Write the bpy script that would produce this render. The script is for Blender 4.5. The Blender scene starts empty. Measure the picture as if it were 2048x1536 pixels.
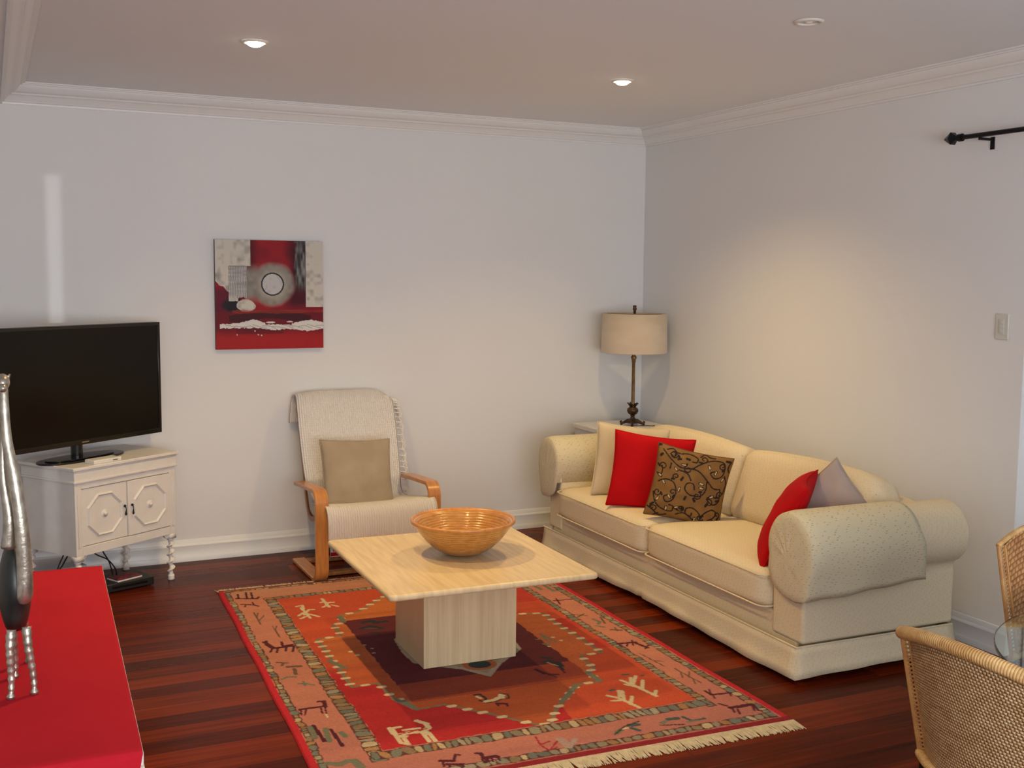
import bpy, bmesh, math, random
import numpy as np
from mathutils import Vector, Matrix

random.seed(7)
rng = np.random.default_rng(11)
SC = bpy.context.scene
COL = SC.collection
PI = math.pi

# ------------------------------------------------------------------ camera
YAW, PITCH, ROLL, FPX = 0.43909754, 0.0980, 0.0098, 2224.02
fw = Vector((math.sin(YAW)*math.cos(PITCH), math.cos(YAW)*math.cos(PITCH), -math.sin(PITCH)))
rt = fw.cross(Vector((0, 0, 1))).normalized()
up = rt.cross(fw)
rt2 = rt*math.cos(ROLL) + up*math.sin(ROLL)
up2 = up*math.cos(ROLL) - rt*math.sin(ROLL)
cd = bpy.data.cameras.new('camera')
cam = bpy.data.objects.new('camera', cd); COL.objects.link(cam)
R = Matrix((rt2, up2, -fw)).transposed().to_4x4()
cam.matrix_world = Matrix.Translation((-4.1302, -6.6602, 1.7076)) @ R
cd.sensor_fit = 'HORIZONTAL'; cd.sensor_width = 36.0; cd.lens = FPX/2048*36.0
cd.clip_start = 0.05; cd.clip_end = 100
SC.camera = cam

# ------------------------------------------------------------------ exposure, world, lights
vs = SC.view_settings
vs.view_transform = 'Standard'; vs.look = 'None'; vs.gamma = 1.0; vs.exposure = 0.0; vs.use_curve_mapping = False
W = bpy.data.worlds.new('world'); SC.world = W; W.use_nodes = True
W.node_tree.nodes['Background'].inputs[0].default_value = (0.75, 0.85, 1.0, 1)
W.node_tree.nodes['Background'].inputs[1].default_value = 0.12

def area(name, loc, target, sx, sy, power, col):
    l = bpy.data.lights.new(name, 'AREA'); l.shape = 'RECTANGLE'; l.size = sx; l.size_y = sy
    l.energy = power; l.color = col
    o = bpy.data.objects.new(name, l); COL.objects.link(o); o.location = loc
    d = Vector(target)-Vector(loc)
    o.rotation_euler = d.to_track_quat('-Z', 'Y').to_euler()
    return o
# daylight: an added fill lamp in front of the windowless rear wall, and the glazed door in the right wall
area('rear_daylight_fill', (-3.1, -8.95, 1.45), (-2.4, -4, 3.0), 4.2, 1.7, 236, (0.88, 0.90, 0.94))
area('garden_door_daylight', (0.02, -4.45, 1.15), (-3, -4.45, 0.95), 1.7, 2.0, 2.5, (0.78, 0.90, 1.0))
# low sun that enters through the gap beside the rear door
sl = bpy.data.lights.new('low_sun', 'SUN'); sl.energy = 0.42; sl.angle = math.radians(0.25); sl.color = (0.92, 0.96, 1.0)
so = bpy.data.objects.new('low_sun', sl); COL.objects.link(so); so.location = (-5.5, -11, 2)
SUN_DIR = Vector((0.137, 1.0, -math.tan(math.radians(1.0)))).normalized()
so.rotation_euler = SUN_DIR.to_track_quat('-Z', 'Y').to_euler()
LAMPS = [(-3.054, -1.721, True), (-1.166, -1.640, True), (-1.210, -3.126, False), (-3.09, -3.20, True)]
LAMP_POWER = 96
LAMP_COL = (1.0, 0.68, 0.27)

# ------------------------------------------------------------------ materials
def lin(c):
    return tuple(((v/255)/12.92 if v/255 <= 0.04045 else ((v/255+0.055)/1.055)**2.4) for v in c)
MATS = {}
def mat(name, rgb, rough=0.6, metal=0.0, rgb2=None, nscale=8.0, bump=0.0, bscale=120.0, spec=0.5, stretch=(1, 1, 1), sheen=0.0, coat=0.0, detail=4.0, contrast=(0.35, 0.65)):
    if name in MATS: return MATS[name]
    m = bpy.data.materials.new(name); m.use_nodes = True
    nt = m.node_tree; b = nt.nodes['Principled BSDF']
    b.inputs['Roughness'].default_value = rough; b.inputs['Metallic'].default_value = metal
    b.inputs['Specular IOR Level'].default_value = spec
    b.inputs['Sheen Weight'].default_value = sheen; b.inputs['Coat Weight'].default_value = coat
    tc = nt.nodes.new('ShaderNodeTexCoord'); mp = nt.nodes.new('ShaderNodeMapping')
    mp.inputs['Scale'].default_value = stretch
    nt.links.new(tc.outputs['Object'], mp.inputs['Vector'])
    if rgb2 is not None:
        n = nt.nodes.new('ShaderNodeTexNoise'); n.inputs['Scale'].default_value = nscale; n.inputs['Detail'].default_value = detail
        r = nt.nodes.new('ShaderNodeValToRGB')
        r.color_ramp.elements[0].position = contrast[0]; r.color_ramp.elements[1].position = contrast[1]
        r.color_ramp.elements[0].color = (*rgb, 1); r.color_ramp.elements[1].color = (*rgb2, 1)
        nt.links.new(mp.outputs[0], n.inputs['Vector']); nt.links.new(n.outputs[0], r.inputs[0]); nt.links.new(r.outputs[0], b.inputs['Base Color'])
    else:
        b.inputs['Base Color'].default_value = (*rgb, 1)
    if bump > 0:
        n2 = nt.nodes.new('ShaderNodeTexNoise'); n2.inputs['Scale'].default_value = bscale; n2.inputs['Detail'].default_value = 3
        bp = nt.nodes.new('ShaderNodeBump'); bp.inputs['Strength'].default_value = bump; bp.inputs['Distance'].default_value = 0.004
        nt.links.new(mp.outputs[0], n2.inputs['Vector']); nt.links.new(n2.outputs[0], bp.inputs['Height']); nt.links.new(bp.outputs[0], b.inputs['Normal'])
    MATS[name] = m
    return m
def nodes(m):
    nt = m.node_tree
    return nt, nt.nodes['Principled BSDF'], (lambda t: nt.nodes.new('ShaderNode'+t)), nt.links.new
def math_node(nt, op, a, b=None, c=None):
    n = nt.nodes.new('ShaderNodeMath'); n.operation = op
    for i, v in enumerate((a, b, c)):
        if v is None: continue
        if isinstance(v, (int, float)): n.inputs[i].default_value = v
        else: nt.links.new(v, n.inputs[i])
    return n.outputs[0]

M_wall = mat('wall_paint', (0.76, 0.755, 0.74), 0.55, bump=0.04, bscale=60, rgb2=(0.775, 0.77, 0.755), nscale=1.3, spec=0.3)
M_ceil = mat('ceiling_paint', (0.84, 0.87, 0.89), 0.8, bump=0.03, bscale=60, spec=0.2)
M_trim = mat('trim_gloss_white', (0.80, 0.80, 0.78), 0.35, bump=0.0)
M_white = mat('cream_painted_wood', (0.76, 0.73, 0.69), 0.45, rgb2=(0.72, 0.69, 0.64), nscale=14, bump=0.05, bscale=90)
M_black = mat('black_plastic_gloss', (0.006, 0.006, 0.006), 0.12, spec=0.5)
M_screen = mat('dark_television_screen', (0.004, 0.004, 0.0035), 0.18, spec=0.25)
M_blackmat = mat('black_plastic_matte', (0.012, 0.012, 0.012), 0.45)
M_iron = mat('black_iron', (0.010, 0.010, 0.012), 0.4, metal=0.6)
M_brass = mat('dark_bronze', (0.022, 0.016, 0.012), 0.38, metal=0.6, rgb2=(0.10, 0.045, 0.018), nscale=30)
M_brass2 = mat('brown_brass_pole', (0.30, 0.19, 0.08), 0.35, metal=0.8, rgb2=(0.18, 0.11, 0.05), nscale=20)
M_shade = mat('linen_lamp_shade', (0.60, 0.50, 0.38), 0.8, rgb2=(0.56, 0.46, 0.34), nscale=6, bump=0.15, bscale=400, stretch=(1, 1, 3), sheen=0.2)
M_birch = mat('bent_birch_veneer', (0.56, 0.24, 0.06), 0.32, rgb2=(0.44, 0.17, 0.04), nscale=5, stretch=(12, 2, 2), coat=0.3)
M_birchd = mat('bent_birch_edge', (0.34, 0.13, 0.03), 0.4, rgb2=(0.25, 0.09, 0.02), nscale=5, stretch=(12, 2, 2))
M_chairpad = mat('armchair_pad_cream', (0.66, 0.62, 0.54), 0.9, bump=0.2, bscale=300)
M_red = mat('red_cotton', (0.50, 0.003, 0.006), 0.85, rgb2=(0.44, 0.002, 0.005), nscale=5, bump=0.25, bscale=260, spec=0.15)
M_redcloth = mat('red_table_cloth', (0.46, 0.012, 0.022), 0.9, rgb2=(0.42, 0.010, 0.020), nscale=3, bump=0.15, bscale=300, spec=0.12)
M_beige = mat('taupe_suede', (0.36, 0.285, 0.20), 0.9, rgb2=(0.31, 0.24, 0.165), nscale=7, bump=0.2, bscale=200, sheen=0.2)
M_mauve = mat('mauve_grey_cotton', (0.42, 0.34, 0.30), 0.9, rgb2=(0.36, 0.29, 0.27), nscale=6, bump=0.2, bscale=250)
M_creamcush = mat('cream_cushion_cotton', (0.62, 0.52, 0.36), 0.9, rgb2=(0.57, 0.47, 0.31), nscale=6, bump=0.2, bscale=250)
M_silver = mat('aged_silver', (0.52, 0.48, 0.40), 0.32, metal=0.85, rgb2=(0.34, 0.30, 0.24), nscale=45, bump=0.25, bscale=80)
M_statdark = mat('blackened_metal', (0.02, 0.02, 0.02), 0.4, metal=0.5, rgb2=(0.045, 0.05, 0.045), nscale=12)
M_switch = mat('switch_plastic', (0.62, 0.60, 0.53), 0.35)
M_chrome = mat('brushed_chrome', (0.55, 0.55, 0.55), 0.25, metal=1.0)
M_paper = mat('printed_paper', (0.75, 0.73, 0.70), 0.6)
M_ptrim = mat('white_plastic', (0.78, 0.76, 0.68), 0.4)
M_canvas_edge = mat('canvas_edge', (0.03, 0.02, 0.025), 0.7)

def emit(name, col, s):
    m = bpy.data.materials.new(name); m.use_nodes = True; nt = m.node_tree
    b = nt.nodes['Principled BSDF']; b.inputs['Base Color'].default_value = (0.8, 0.8, 0.8, 1)
    b.inputs['Emission Color'].default_value = (*col, 1); b.inputs['Emission Strength'].default_value = s
    return m
M_bulb = emit('lit_halogen_lens', (1.0, 0.86, 0.70), 12.0)

def sofa_fabric(name, c1, c2, scale, stretch, rand, lo, hi, bstr):
    """woven cloth with a small all-over figure"""
    m = bpy.data.materials.new(name); m.use_nodes = True
    nt, b, N, L = nodes(m)
    b.inputs['Roughness'].default_value = 0.9; b.inputs['Specular IOR Level'].default_value = 0.2
    tc = N('TexCoord'); mp = N('Mapping'); mp.inputs['Rotation'].default_value = (0.45, 0.35, 0.6); mp.inputs['Scale'].default_value = stretch
    L(tc.outputs['Object'], mp.inputs['Vector'])
    v = N('TexVoronoi'); v.inputs['Scale'].default_value = scale; v.inputs['Randomness'].default_value = rand; L(mp.outputs[0], v.inputs['Vector'])
    mr = N('MapRange'); mr.inputs[1].default_value = lo; mr.inputs[2].default_value = hi; mr.inputs[3].default_value = 1.0; mr.inputs[4].default_value = 0.0; L(v.outputs['Distance'], mr.inputs[0])
    noi = N('TexNoise'); noi.inputs['Scale'].default_value = 300; L(tc.outputs['Object'], noi.inputs['Vector'])
    h = math_node(nt, 'ADD', math_node(nt, 'MULTIPLY', mr.outputs[0], -1.0), math_node(nt, 'MULTIPLY', noi.outputs[0], 0.6))
    bp = N('Bump'); bp.inputs['Strength'].default_value = bstr; bp.inputs['Distance'].default_value = 0.003
    L(h, bp.inputs['Height']); L(bp.outputs[0], b.inputs['Normal'])
    mx = N('Mix'); mx.data_type = 'RGBA'; L(mr.outputs[0], mx.inputs[0])
    mx.inputs[6].default_value = (*c1, 1); mx.inputs[7].default_value = (*c2, 1); L(mx.outputs[2], b.inputs['Base Color'])
    return m
M_sofa = sofa_fabric('cream_damask', (0.72, 0.61, 0.42), (0.68, 0.57, 0.385), 75, (1, 1, 1), 0.35, 0.30, 0.42, 0.22)
M_cover = sofa_fabric('cream_woven_cover', (0.66, 0.585, 0.40), (0.47, 0.40, 0.28), 56, (1, 0.75, 2.0), 0.45, 0.16, 0.26, 0.45)

def floor_mat():
    m = bpy.data.materials.new('jarrah_boards'); m.use_nodes = True
    nt, b, N, L = nodes(m)
    tc = N('TexCoord')
    br = N('TexBrick'); br.offset = 0.37; br.offset_frequency = 2; br.squash = 1.0
    br.inputs['Color1'].default_value = (0.0, 0.0, 0.0, 1); br.inputs['Color2'].default_value = (1, 1, 1, 1); br.inputs['Mortar'].default_value = (0.3, 0.3, 0.3, 1)
    br.inputs['Scale'].default_value = 1.0; br.inputs['Mortar Size'].default_value = 0.0012; br.inputs['Brick Width'].default_value = 1.9; br.inputs['Row Height'].default_value = 0.112
    L(tc.outputs['Object'], br.inputs['Vector'])
    mp = N('Mapping'); mp.inputs['Scale'].default_value = (1.2, 26, 1); L(tc.outputs['Object'], mp.inputs['Vector'])
    off = N('VectorMath'); off.operation = 'ADD'; L(mp.outputs[0], off.inputs[0])
    cmb = N('CombineXYZ'); L(math_node(nt, 'MULTIPLY', br.outputs['Color'], 13.0), cmb.inputs[0]); L(cmb.outputs[0], off.inputs[1])
    n = N('TexNoise'); n.inputs['Scale'].default_value = 1.6; n.inputs['Detail'].default_value = 6; L(off.outputs[0], n.inputs['Vector'])
    t = math_node(nt, 'ADD', math_node(nt, 'MULTIPLY', br.outputs['Color'], 0.45), math_node(nt, 'MULTIPLY', n.outputs[0], 0.60))
    r = N('ValToRGB'); e = r.color_ramp.elements
    e[0].position = 0.12; e[0].color = (0.020, 0.004, 0.002, 1); e[1].position = 1.0; e[1].color = (0.27, 0.036, 0.006, 1)
    k = e.new(0.5); k.color = (0.085, 0.011, 0.003, 1)
    L(t, r.inputs[0])
    mo = N('Mix'); mo.data_type = 'RGBA'; L(br.outputs['Fac'], mo.inputs[0]); L(r.outputs[0], mo.inputs[6]); mo.inputs[7].default_value = (0.03, 0.006, 0.003, 1)
    L(mo.outputs[2], b.inputs['Base Color'])
    b.inputs['Roughness'].default_value = 0.27; b.inputs['Specular IOR Level'].default_value = 0.05
    nb = N('TexNoise'); nb.inputs['Scale'].default_value = 3.0; L(tc.outputs['Object'], nb.inputs['Vector'])
    bp = N('Bump'); bp.inputs['Strength'].default_value = 0.15; bp.inputs['Distance'].default_value = 0.01
    L(math_node(nt, 'SUBTRACT', nb.outputs[0], math_node(nt, 'MULTIPLY', br.outputs['Fac'], 0.2)), bp.inputs['Height']); L(bp.outputs[0], b.inputs['Normal'])
    return m
M_floor = floor_mat()

def travertine():
    m = mat('travertine', (0.60, 0.50, 0.36), 0.34, spec=0.4)
    nt, b, N, L = nodes(m)
    tc = N('TexCoord')
    mp = N('Mapping'); mp.inputs['Scale'].default_value = (34, 3.0, 1.1); L(tc.outputs['Object'], mp.inputs['Vector'])
    n = N('TexNoise'); n.inputs['Scale'].default_value = 1.5; n.inputs['Detail'].default_value = 7; n.inputs['Distortion'].default_value = 0.3; L(mp.outputs[0], n.inputs['Vector'])
    r = N('ValToRGB'); e = r.color_ramp.elements
    e[0].position = 0.32; e[0].color = (0.56, 0.42, 0.24, 1); e[1].position = 0.62; e[1].color = (0.68, 0.53, 0.32, 1)
    L(n.outputs[0], r.inputs[0]); L(r.outputs[0], b.inputs['Base Color'])
    return m
M_trav = travertine()

def attr_mat(name, rough=0.9, bump=0.25, bscale=350, sheen=0.1):
    m = bpy.data.materials.new(name); m.use_nodes = True
    nt, b, N, L = nodes(m)
    a = N('Attribute'); a.attribute_name = 'Col'; L(a.outputs['Color'], b.inputs['Base Color'])
    b.inputs['Roughness'].default_value = rough; b.inputs['Sheen Weight'].default_value = sheen; b.inputs['Specular IOR Level'].default_value = 0.25
    tc = N('TexCoord'); n = N('TexNoise'); n.inputs['Scale'].default_value = bscale; L(tc.outputs['Object'], n.inputs['Vector'])
    bp = N('Bump'); bp.inputs['Strength'].default_value = bump; bp.inputs['Distance'].default_value = 0.004
    L(n.outputs[0], bp.inputs['Height']); L(bp.outputs[0], b.inputs['Normal'])
    return m
M_rug = attr_mat('woven_wool_pile', 0.95, 0.5, 330, 0.0)
M_paint = attr_mat('painted_canvas', 0.55, 0.3, 120, 0.0)
M_scroll = attr_mat('embroidered_brown_cotton', 0.75, 0.2, 300, 0.0)
M_fringe = mat('cream_wool_fringe', (0.62, 0.52, 0.34), 0.95, rgb2=(0.50, 0.40, 0.25), nscale=40)

def ribbed(name, c1, c2, fx, fz):
    m = bpy.data.materials.new(name); m.use_nodes = True
    nt, b, N, L = nodes(m); b.inputs['Roughness'].default_value = 0.95; b.inputs['Sheen Weight'].default_value = 0.2
    tc = N('TexCoord'); sp = N('SeparateXYZ'); L(tc.outputs['UV'], sp.inputs[0])
    s = math_node(nt, 'SINE', math_node(nt, 'MULTIPLY', sp.outputs[0], fx)); t = math_node(nt, 'SINE', math_node(nt, 'MULTIPLY', sp.outputs[1], fz))
    no = N('TexNoise'); no.inputs['Scale'].default_value = 90; L(tc.outputs['Object'], no.inputs['Vector'])
    h = math_node(nt, 'ADD', math_node(nt, 'ADD', s, math_node(nt, 'MULTIPLY', t, 0.35)), no.outputs[0])
    bp = N('Bump'); bp.inputs['Strength'].default_value = 0.7; bp.inputs['Distance'].default_value = 0.003; L(h, bp.inputs['Height']); L(bp.outputs[0], b.inputs['Normal'])
    mx = N('Mix'); mx.data_type = 'RGBA'; L(math_node(nt, 'MULTIPLY_ADD', s, 0.5, 0.5), mx.inputs[0]); mx.inputs[6].default_value = (*c1, 1); mx.inputs[7].default_value = (*c2, 1); L(mx.outputs[2], b.inputs['Base Color'])
    return m
M_throw = ribbed('ribbed_wool_throw', (0.74, 0.69, 0.64), (0.80, 0.76, 0.72), 2*PI*46, 2*PI*90)

def wicker(name, c1, c2, c3, fx, fz, herring, bstr=0.9):
    m = bpy.data.materials.new(name); m.use_nodes = True
    nt, b, N, L = nodes(m); b.inputs['Roughness'].default_value = 0.42; b.inputs['Specular IOR Level'].default_value = 0.5
    tc = N('TexCoord'); sp = N('SeparateXYZ'); L(tc.outputs['UV'], sp.inputs[0])
    U = math_node(nt, 'MULTIPLY', sp.outputs[0], fx); V = math_node(nt, 'MULTIPLY', sp.outputs[1], fz)
    if herring:   # twill: each row shifts the over-under by a third
        row = math_node(nt, 'FLOOR', V)
        ph = math_node(nt, 'ADD', U, math_node(nt, 'MULTIPLY', row, 0.34))
    else:
        row = math_node(nt, 'FLOOR', V)
        ph = math_node(nt, 'ADD', U, math_node(nt, 'MULTIPLY', math_node(nt, 'MODULO', row, 2.0), 0.5))
    a = math_node(nt, 'ABSOLUTE', math_node(nt, 'SINE', math_node(nt, 'MULTIPLY', ph, PI if herring is not None else 0.0)))
    if herring is None: a = math_node(nt, 'ADD', a, 1.0)
    c = math_node(nt, 'ABSOLUTE', math_node(nt, 'SINE', math_node(nt, 'MULTIPLY', V, PI)))
    h = math_node(nt, 'MULTIPLY', math_node(nt, 'POWER', a, 0.6), math_node(nt, 'POWER', c, 0.5))
    bp = N('Bump'); bp.inputs['Strength'].default_value = bstr; bp.inputs['Distance'].default_value = 0.005; L(h, bp.inputs['Height']); L(bp.outputs[0], b.inputs['Normal'])
    no = N('TexNoise'); no.inputs['Scale'].default_value = 28; no.inputs['Detail'].default_value = 5; mp = N('Mapping'); mp.inputs['Scale'].default_value = (1, 1, 2.4); L(tc.outputs['Object'], mp.inputs[0]); L(mp.outputs[0], no.inputs['Vector'])
    r = N('ValToRGB'); e = r.color_ramp.elements; e[0].position = 0.35; e[0].color = (*c1, 1); e[1].position = 0.65; e[1].color = (*c2, 1); L(no.outputs[0], r.inputs[0])
    mx = N('Mix'); mx.data_type = 'RGBA'; L(math_node(nt, 'POWER', h, 0.55), mx.inputs[0]); mx.inputs[6].default_value = (*c3, 1); L(r.outputs[0], mx.inputs[7]); L(mx.outputs[2], b.inputs['Base Color'])
    return m
M_wick = wicker('twill_woven_rattan', (0.44, 0.25, 0.10), (0.62, 0.42, 0.21), (0.22, 0.11, 0.045), 46, 62, True)
M_wick2 = wicker('brown_woven_cane', (0.40, 0.17, 0.045), (0.58, 0.29, 0.09), (0.17, 0.065, 0.02), 22, 30, False)
M_wrap = wicker('wrapped_cane_rim', (0.54, 0.30, 0.10), (0.74, 0.48, 0.20), (0.34, 0.17, 0.05), 0.001, 150, None, 0.4)
M_cane = mat('cane_rod', (0.50, 0.26, 0.08), 0.45, rgb2=(0.38, 0.17, 0.05), nscale=25)
M_bowl = wicker('coiled_bamboo', (0.44, 0.19, 0.038), (0.58, 0.28, 0.065), (0.30, 0.11, 0.018), 2.0, 42, None, 0.35)
M_bowl.node_tree.nodes['Principled BSDF'].inputs['Roughness'].default_value = 0.2
M_bowl.node_tree.nodes['Principled BSDF'].inputs['Coat Weight'].default_value = 0.5

def glass(name, tint, rough=0.0):
    m = bpy.data.materials.new(name); m.use_nodes = True
    b = m.node_tree.nodes['Principled BSDF']; b.inputs['Base Color'].default_value = (*tint, 1)
    b.inputs['Transmission Weight'].default_value = 1.0; b.inputs['Roughness'].default_value = rough; b.inputs['IOR'].default_value = 1.5
    return m
M_glass = glass('green_tinted_glass', (0.74, 0.88, 0.83))
M_pane = glass('door_pane_glass', (0.95, 0.98, 0.97))
M_ped = mat('pale_stone_pedestal', (0.30, 0.34, 0.34), 0.4)

# ------------------------------------------------------------------ mesh helpers
def mesh_obj(name, verts, faces, m, parent=None, smooth=False, uvs=None, loc=(0, 0, 0), rotz=0.0, bevel=0, segs=2, solid=0):
    me = bpy.data.meshes.new(name); me.from_pydata([tuple(v) for v in verts], [], [tuple(f) for f in faces])
    if uvs is not None:
        ul = me.uv_layers.new(name='UVMap')
        li = np.empty(len(me.loops), dtype=np.int64); me.loops.foreach_get('vertex_index', li)
        ul.data.foreach_set('uv', np.asarray(uvs, dtype=np.float32)[li].ravel())
    me.materials.append(m); me.update(); me.validate()
    bm = bmesh.new(); bm.from_mesh(me); bmesh.ops.recalc_face_normals(bm, faces=bm.faces); bm.to_mesh(me); bm.free()
    if smooth: me.shade_smooth()
    o = bpy.data.objects.new(name, me); COL.objects.link(o)
    o.location = loc; o.rotation_euler = (0, 0, rotz)
    if parent: o.parent = parent
    if solid:
        s = o.modifiers.new('solid', 'SOLIDIFY'); s.thickness = solid; s.offset = 0
    if bevel:
        bv = o.modifiers.new('bevel', 'BEVEL'); bv.width = bevel; bv.segments = segs; bv.limit_method = 'ANGLE'; bv.angle_limit = math.radians(40)
        me.shade_smooth()
        try: me.set_sharp_from_angle(angle=math.radians(35))
        except Exception: pass
    return o
class MB:
    """collects shapes of ONE part"""
    def __init__(s): s.v = []; s.f = []; s.uv = []
    def add(s, vs, fs, uvs=None):
        o = len(s.v); s.v += [tuple(v) for v in vs]; s.f += [tuple(i+o for i in f) for f in fs]
        s.uv += list(uvs) if uvs is not None else [(0, 0)]*len(vs)
        return s
    def box(s, c, d, rot=None):
        hx, hy, hz = d[0]/2, d[1]/2, d[2]/2
        vs = [Vector((x, y, z)) for x in (-hx, hx) for y in (-hy, hy) for z in (-hz, hz)]
        if rot is not None: vs = [rot @ v for v in vs]
        vs = [v+Vector(c) for v in vs]
        return s.add(vs, [(0, 1, 3, 2), (4, 6, 7, 5), (0, 4, 5, 1), (2, 3, 7, 6), (0, 2, 6, 4), (1, 5, 7, 3)])
    def bx(s, x0, x1, y0, y1, z0, z1): return s.box(((x0+x1)/2, (y0+y1)/2, (z0+z1)/2), (x1-x0, y1-y0, z1-z0))
    def prism(s, poly, axis, a, b):
        """poly: 2D outline; axis: extrusion axis 0/1/2"""
        def P(p, t):
            return {0: (t, p[0], p[1]), 1: (p[0], t, p[1]), 2: (p[0], p[1], t)}[axis]
        n = len(poly); vs = [P(p, a) for p in poly]+[P(p, b) for p in poly]
        fs = [tuple(range(n))[::-1], tuple(range(n, 2*n))]+[(i, (i+1) % n, n+(i+1) % n, n+i) for i in range(n)]
        return s.add(vs, fs)
    def lathe(s, prof, c=(0, 0, 0), n=48, ripple=None, close=False):
        vs, uv, fs = [], [], []
        k = len(prof)
        for i in range(n+1):
            a = 2*PI*i/n
            for j, (r, z) in enumerate(prof):
                rr = r*(ripple(a, j) if ripple else 1)
                vs.append((c[0]+rr*math.cos(a), c[1]+rr*math.sin(a), c[2]+z)); uv.append((i/n*8, j/(k-1)))
        for i in range(n):
            for j in range(k-1):
                fs.append((i*k+j, (i+1)*k+j, (i+1)*k+j+1, i*k+j+1))
        return s.add(vs, fs, uv)
    def tube(s, pts, r, n=8, caps=True, vscale=1.0):
        pts = [Vector(p) for p in pts]; m = len(pts)
        rs = r if isinstance(r, (list, tuple)) else [r]*m
        vs, fs, uv = [], [], []
        t0 = (pts[1]-pts[0]).normalized(); ref = Vector((0, 0, 1)) if abs(t0.z) < 0.9 else Vector((1, 0, 0))
        nx = t0.cross(ref).normalized(); acc = 0
        for i, p in enumerate(pts):
            t = (pts[min(i+1, m-1)]-pts[max(i-1, 0)])
            t = t.normalized() if t.length > 1e-9 else t0
            nx = (nx - t*nx.dot(t)).normalized(); ny = t.cross(nx)
            if i: acc += (p-pts[i-1]).length
            for k in range(n):
                a = 2*PI*k/n
                vs.append(p+(nx*math.cos(a)+ny*math.sin(a))*rs[i]); uv.append((k/n, acc*vscale))
        for i in range(m-1):
            for k in range(n):
                fs.append((i*n+k, i*n+(k+1) % n, (i+1)*n+(k+1) % n, (i+1)*n+k))
        if caps: fs += [tuple(range(n))[::-1], tuple(range((m-1)*n, m*n))]
        return s.add(vs, fs, uv)
    def cyl(s, a, b, r, n=20): return s.tube([a, b], r, n)
    def ell(s, c, rad, n=16, m=10):
        vs, fs = [], []
        for j in range(m+1):
            t = PI*j/m
            for i in range(n):
                a = 2*PI*i/n
                vs.append((c[0]+rad[0]*math.sin(t)*math.cos(a), c[1]+rad[1]*math.sin(t)*math.sin(a), c[2]+rad[2]*math.cos(t)))
        for j in range(m):
            for i in range(n): fs.append((j*n+i, (j+1)*n+i, (j+1)*n+(i+1) % n, j*n+(i+1) % n))
        return s.add(vs, fs)
    def sweep(s, prof, path, width_axis_pts):
        return s
    def build(s, name, m, parent=None, smooth=False, uv=False, **k):
        if smooth: # weld
            pass
        return mesh_obj(name, s.v, s.f, m, parent, smooth, s.uv if uv else None, **k)
def weld(o, d=1e-4):
    bm = bmesh.new(); bm.from_mesh(o.data); bmesh.ops.remove_doubles(bm, verts=bm.verts, dist=d)
    bmesh.ops.recalc_face_normals(bm, faces=bm.faces); bm.to_mesh(o.data); bm.free(); return o
def rbox(name, c, d, r, m, parent=None, n=14, fn=None, rot=None):
    """rounded, subdivided soft box; fn(x,y,z in -1..1) -> offset"""
    bm = bmesh.new(); bmesh.ops.create_cube(bm, size=2.0)
    bmesh.ops.subdivide_edges(bm, edges=bm.edges[:], cuts=n, use_grid_fill=True)
    h = Vector(d)/2
    for v in bm.verts:
        q = v.co.copy()
        # spread the cuts so the rounding has enough vertices
        q = Vector([math.copysign(1-(1-abs(t))**1.0, t) for t in q])
        p = Vector((q.x*h.x, q.y*h.y, q.z*h.z))
        inner = Vector([max(-h[i]+r, min(h[i]-r, p[i])) for i in range(3)])
        dd = p-inner
        if dd.length > 1e-9: p = inner+dd.normalized()*r
        if fn: p += Vector(fn(q.x, q.y, q.z))
        if rot is not None: p = rot @ p
        v.co = p+Vector(c)
    me = bpy.data.meshes.new(name); bm.to_mesh(me); bm.free(); me.materials.append(m); me.shade_smooth()
    o = bpy.data.objects.new(name, me); COL.objects.link(o)
    if parent: o.parent = parent
    return o
def tag(o, label, cat, group=None):
    o['label'] = label; o['category'] = cat
    if group: o['group'] = group
    return o
def thing(name, label, cat, loc=(0, 0, 0), rotz=0.0, group=None):
    o = bpy.data.objects.new(name, None); COL.objects.link(o); o.location = loc; o.rotation_euler = (0, 0, rotz)
    o.empty_display_size = 0.1
    return tag(o, label, cat, group)
def struct(o):
    o['kind'] = 'structure'; return o
def plab(o, label):
    o['label'] = label; return o
def smoothpath(pts, k=6):
    """Catmull-Rom through the points"""
    pts = [Vector(p) for p in pts]; out = []
    for i in range(len(pts)-1):
        p0 = pts[max(i-1, 0)]; p1 = pts[i]; p2 = pts[i+1]; p3 = pts[min(i+2, len(pts)-1)]
        for j in range(k):
            t = j/k
            out.append(0.5*((2*p1)+(p2-p0)*t+(2*p0-5*p1+4*p2-p3)*t*t+(3*p1-p0-3*p2+p3)*t**3))
    out.append(pts[-1]); return out
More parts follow.
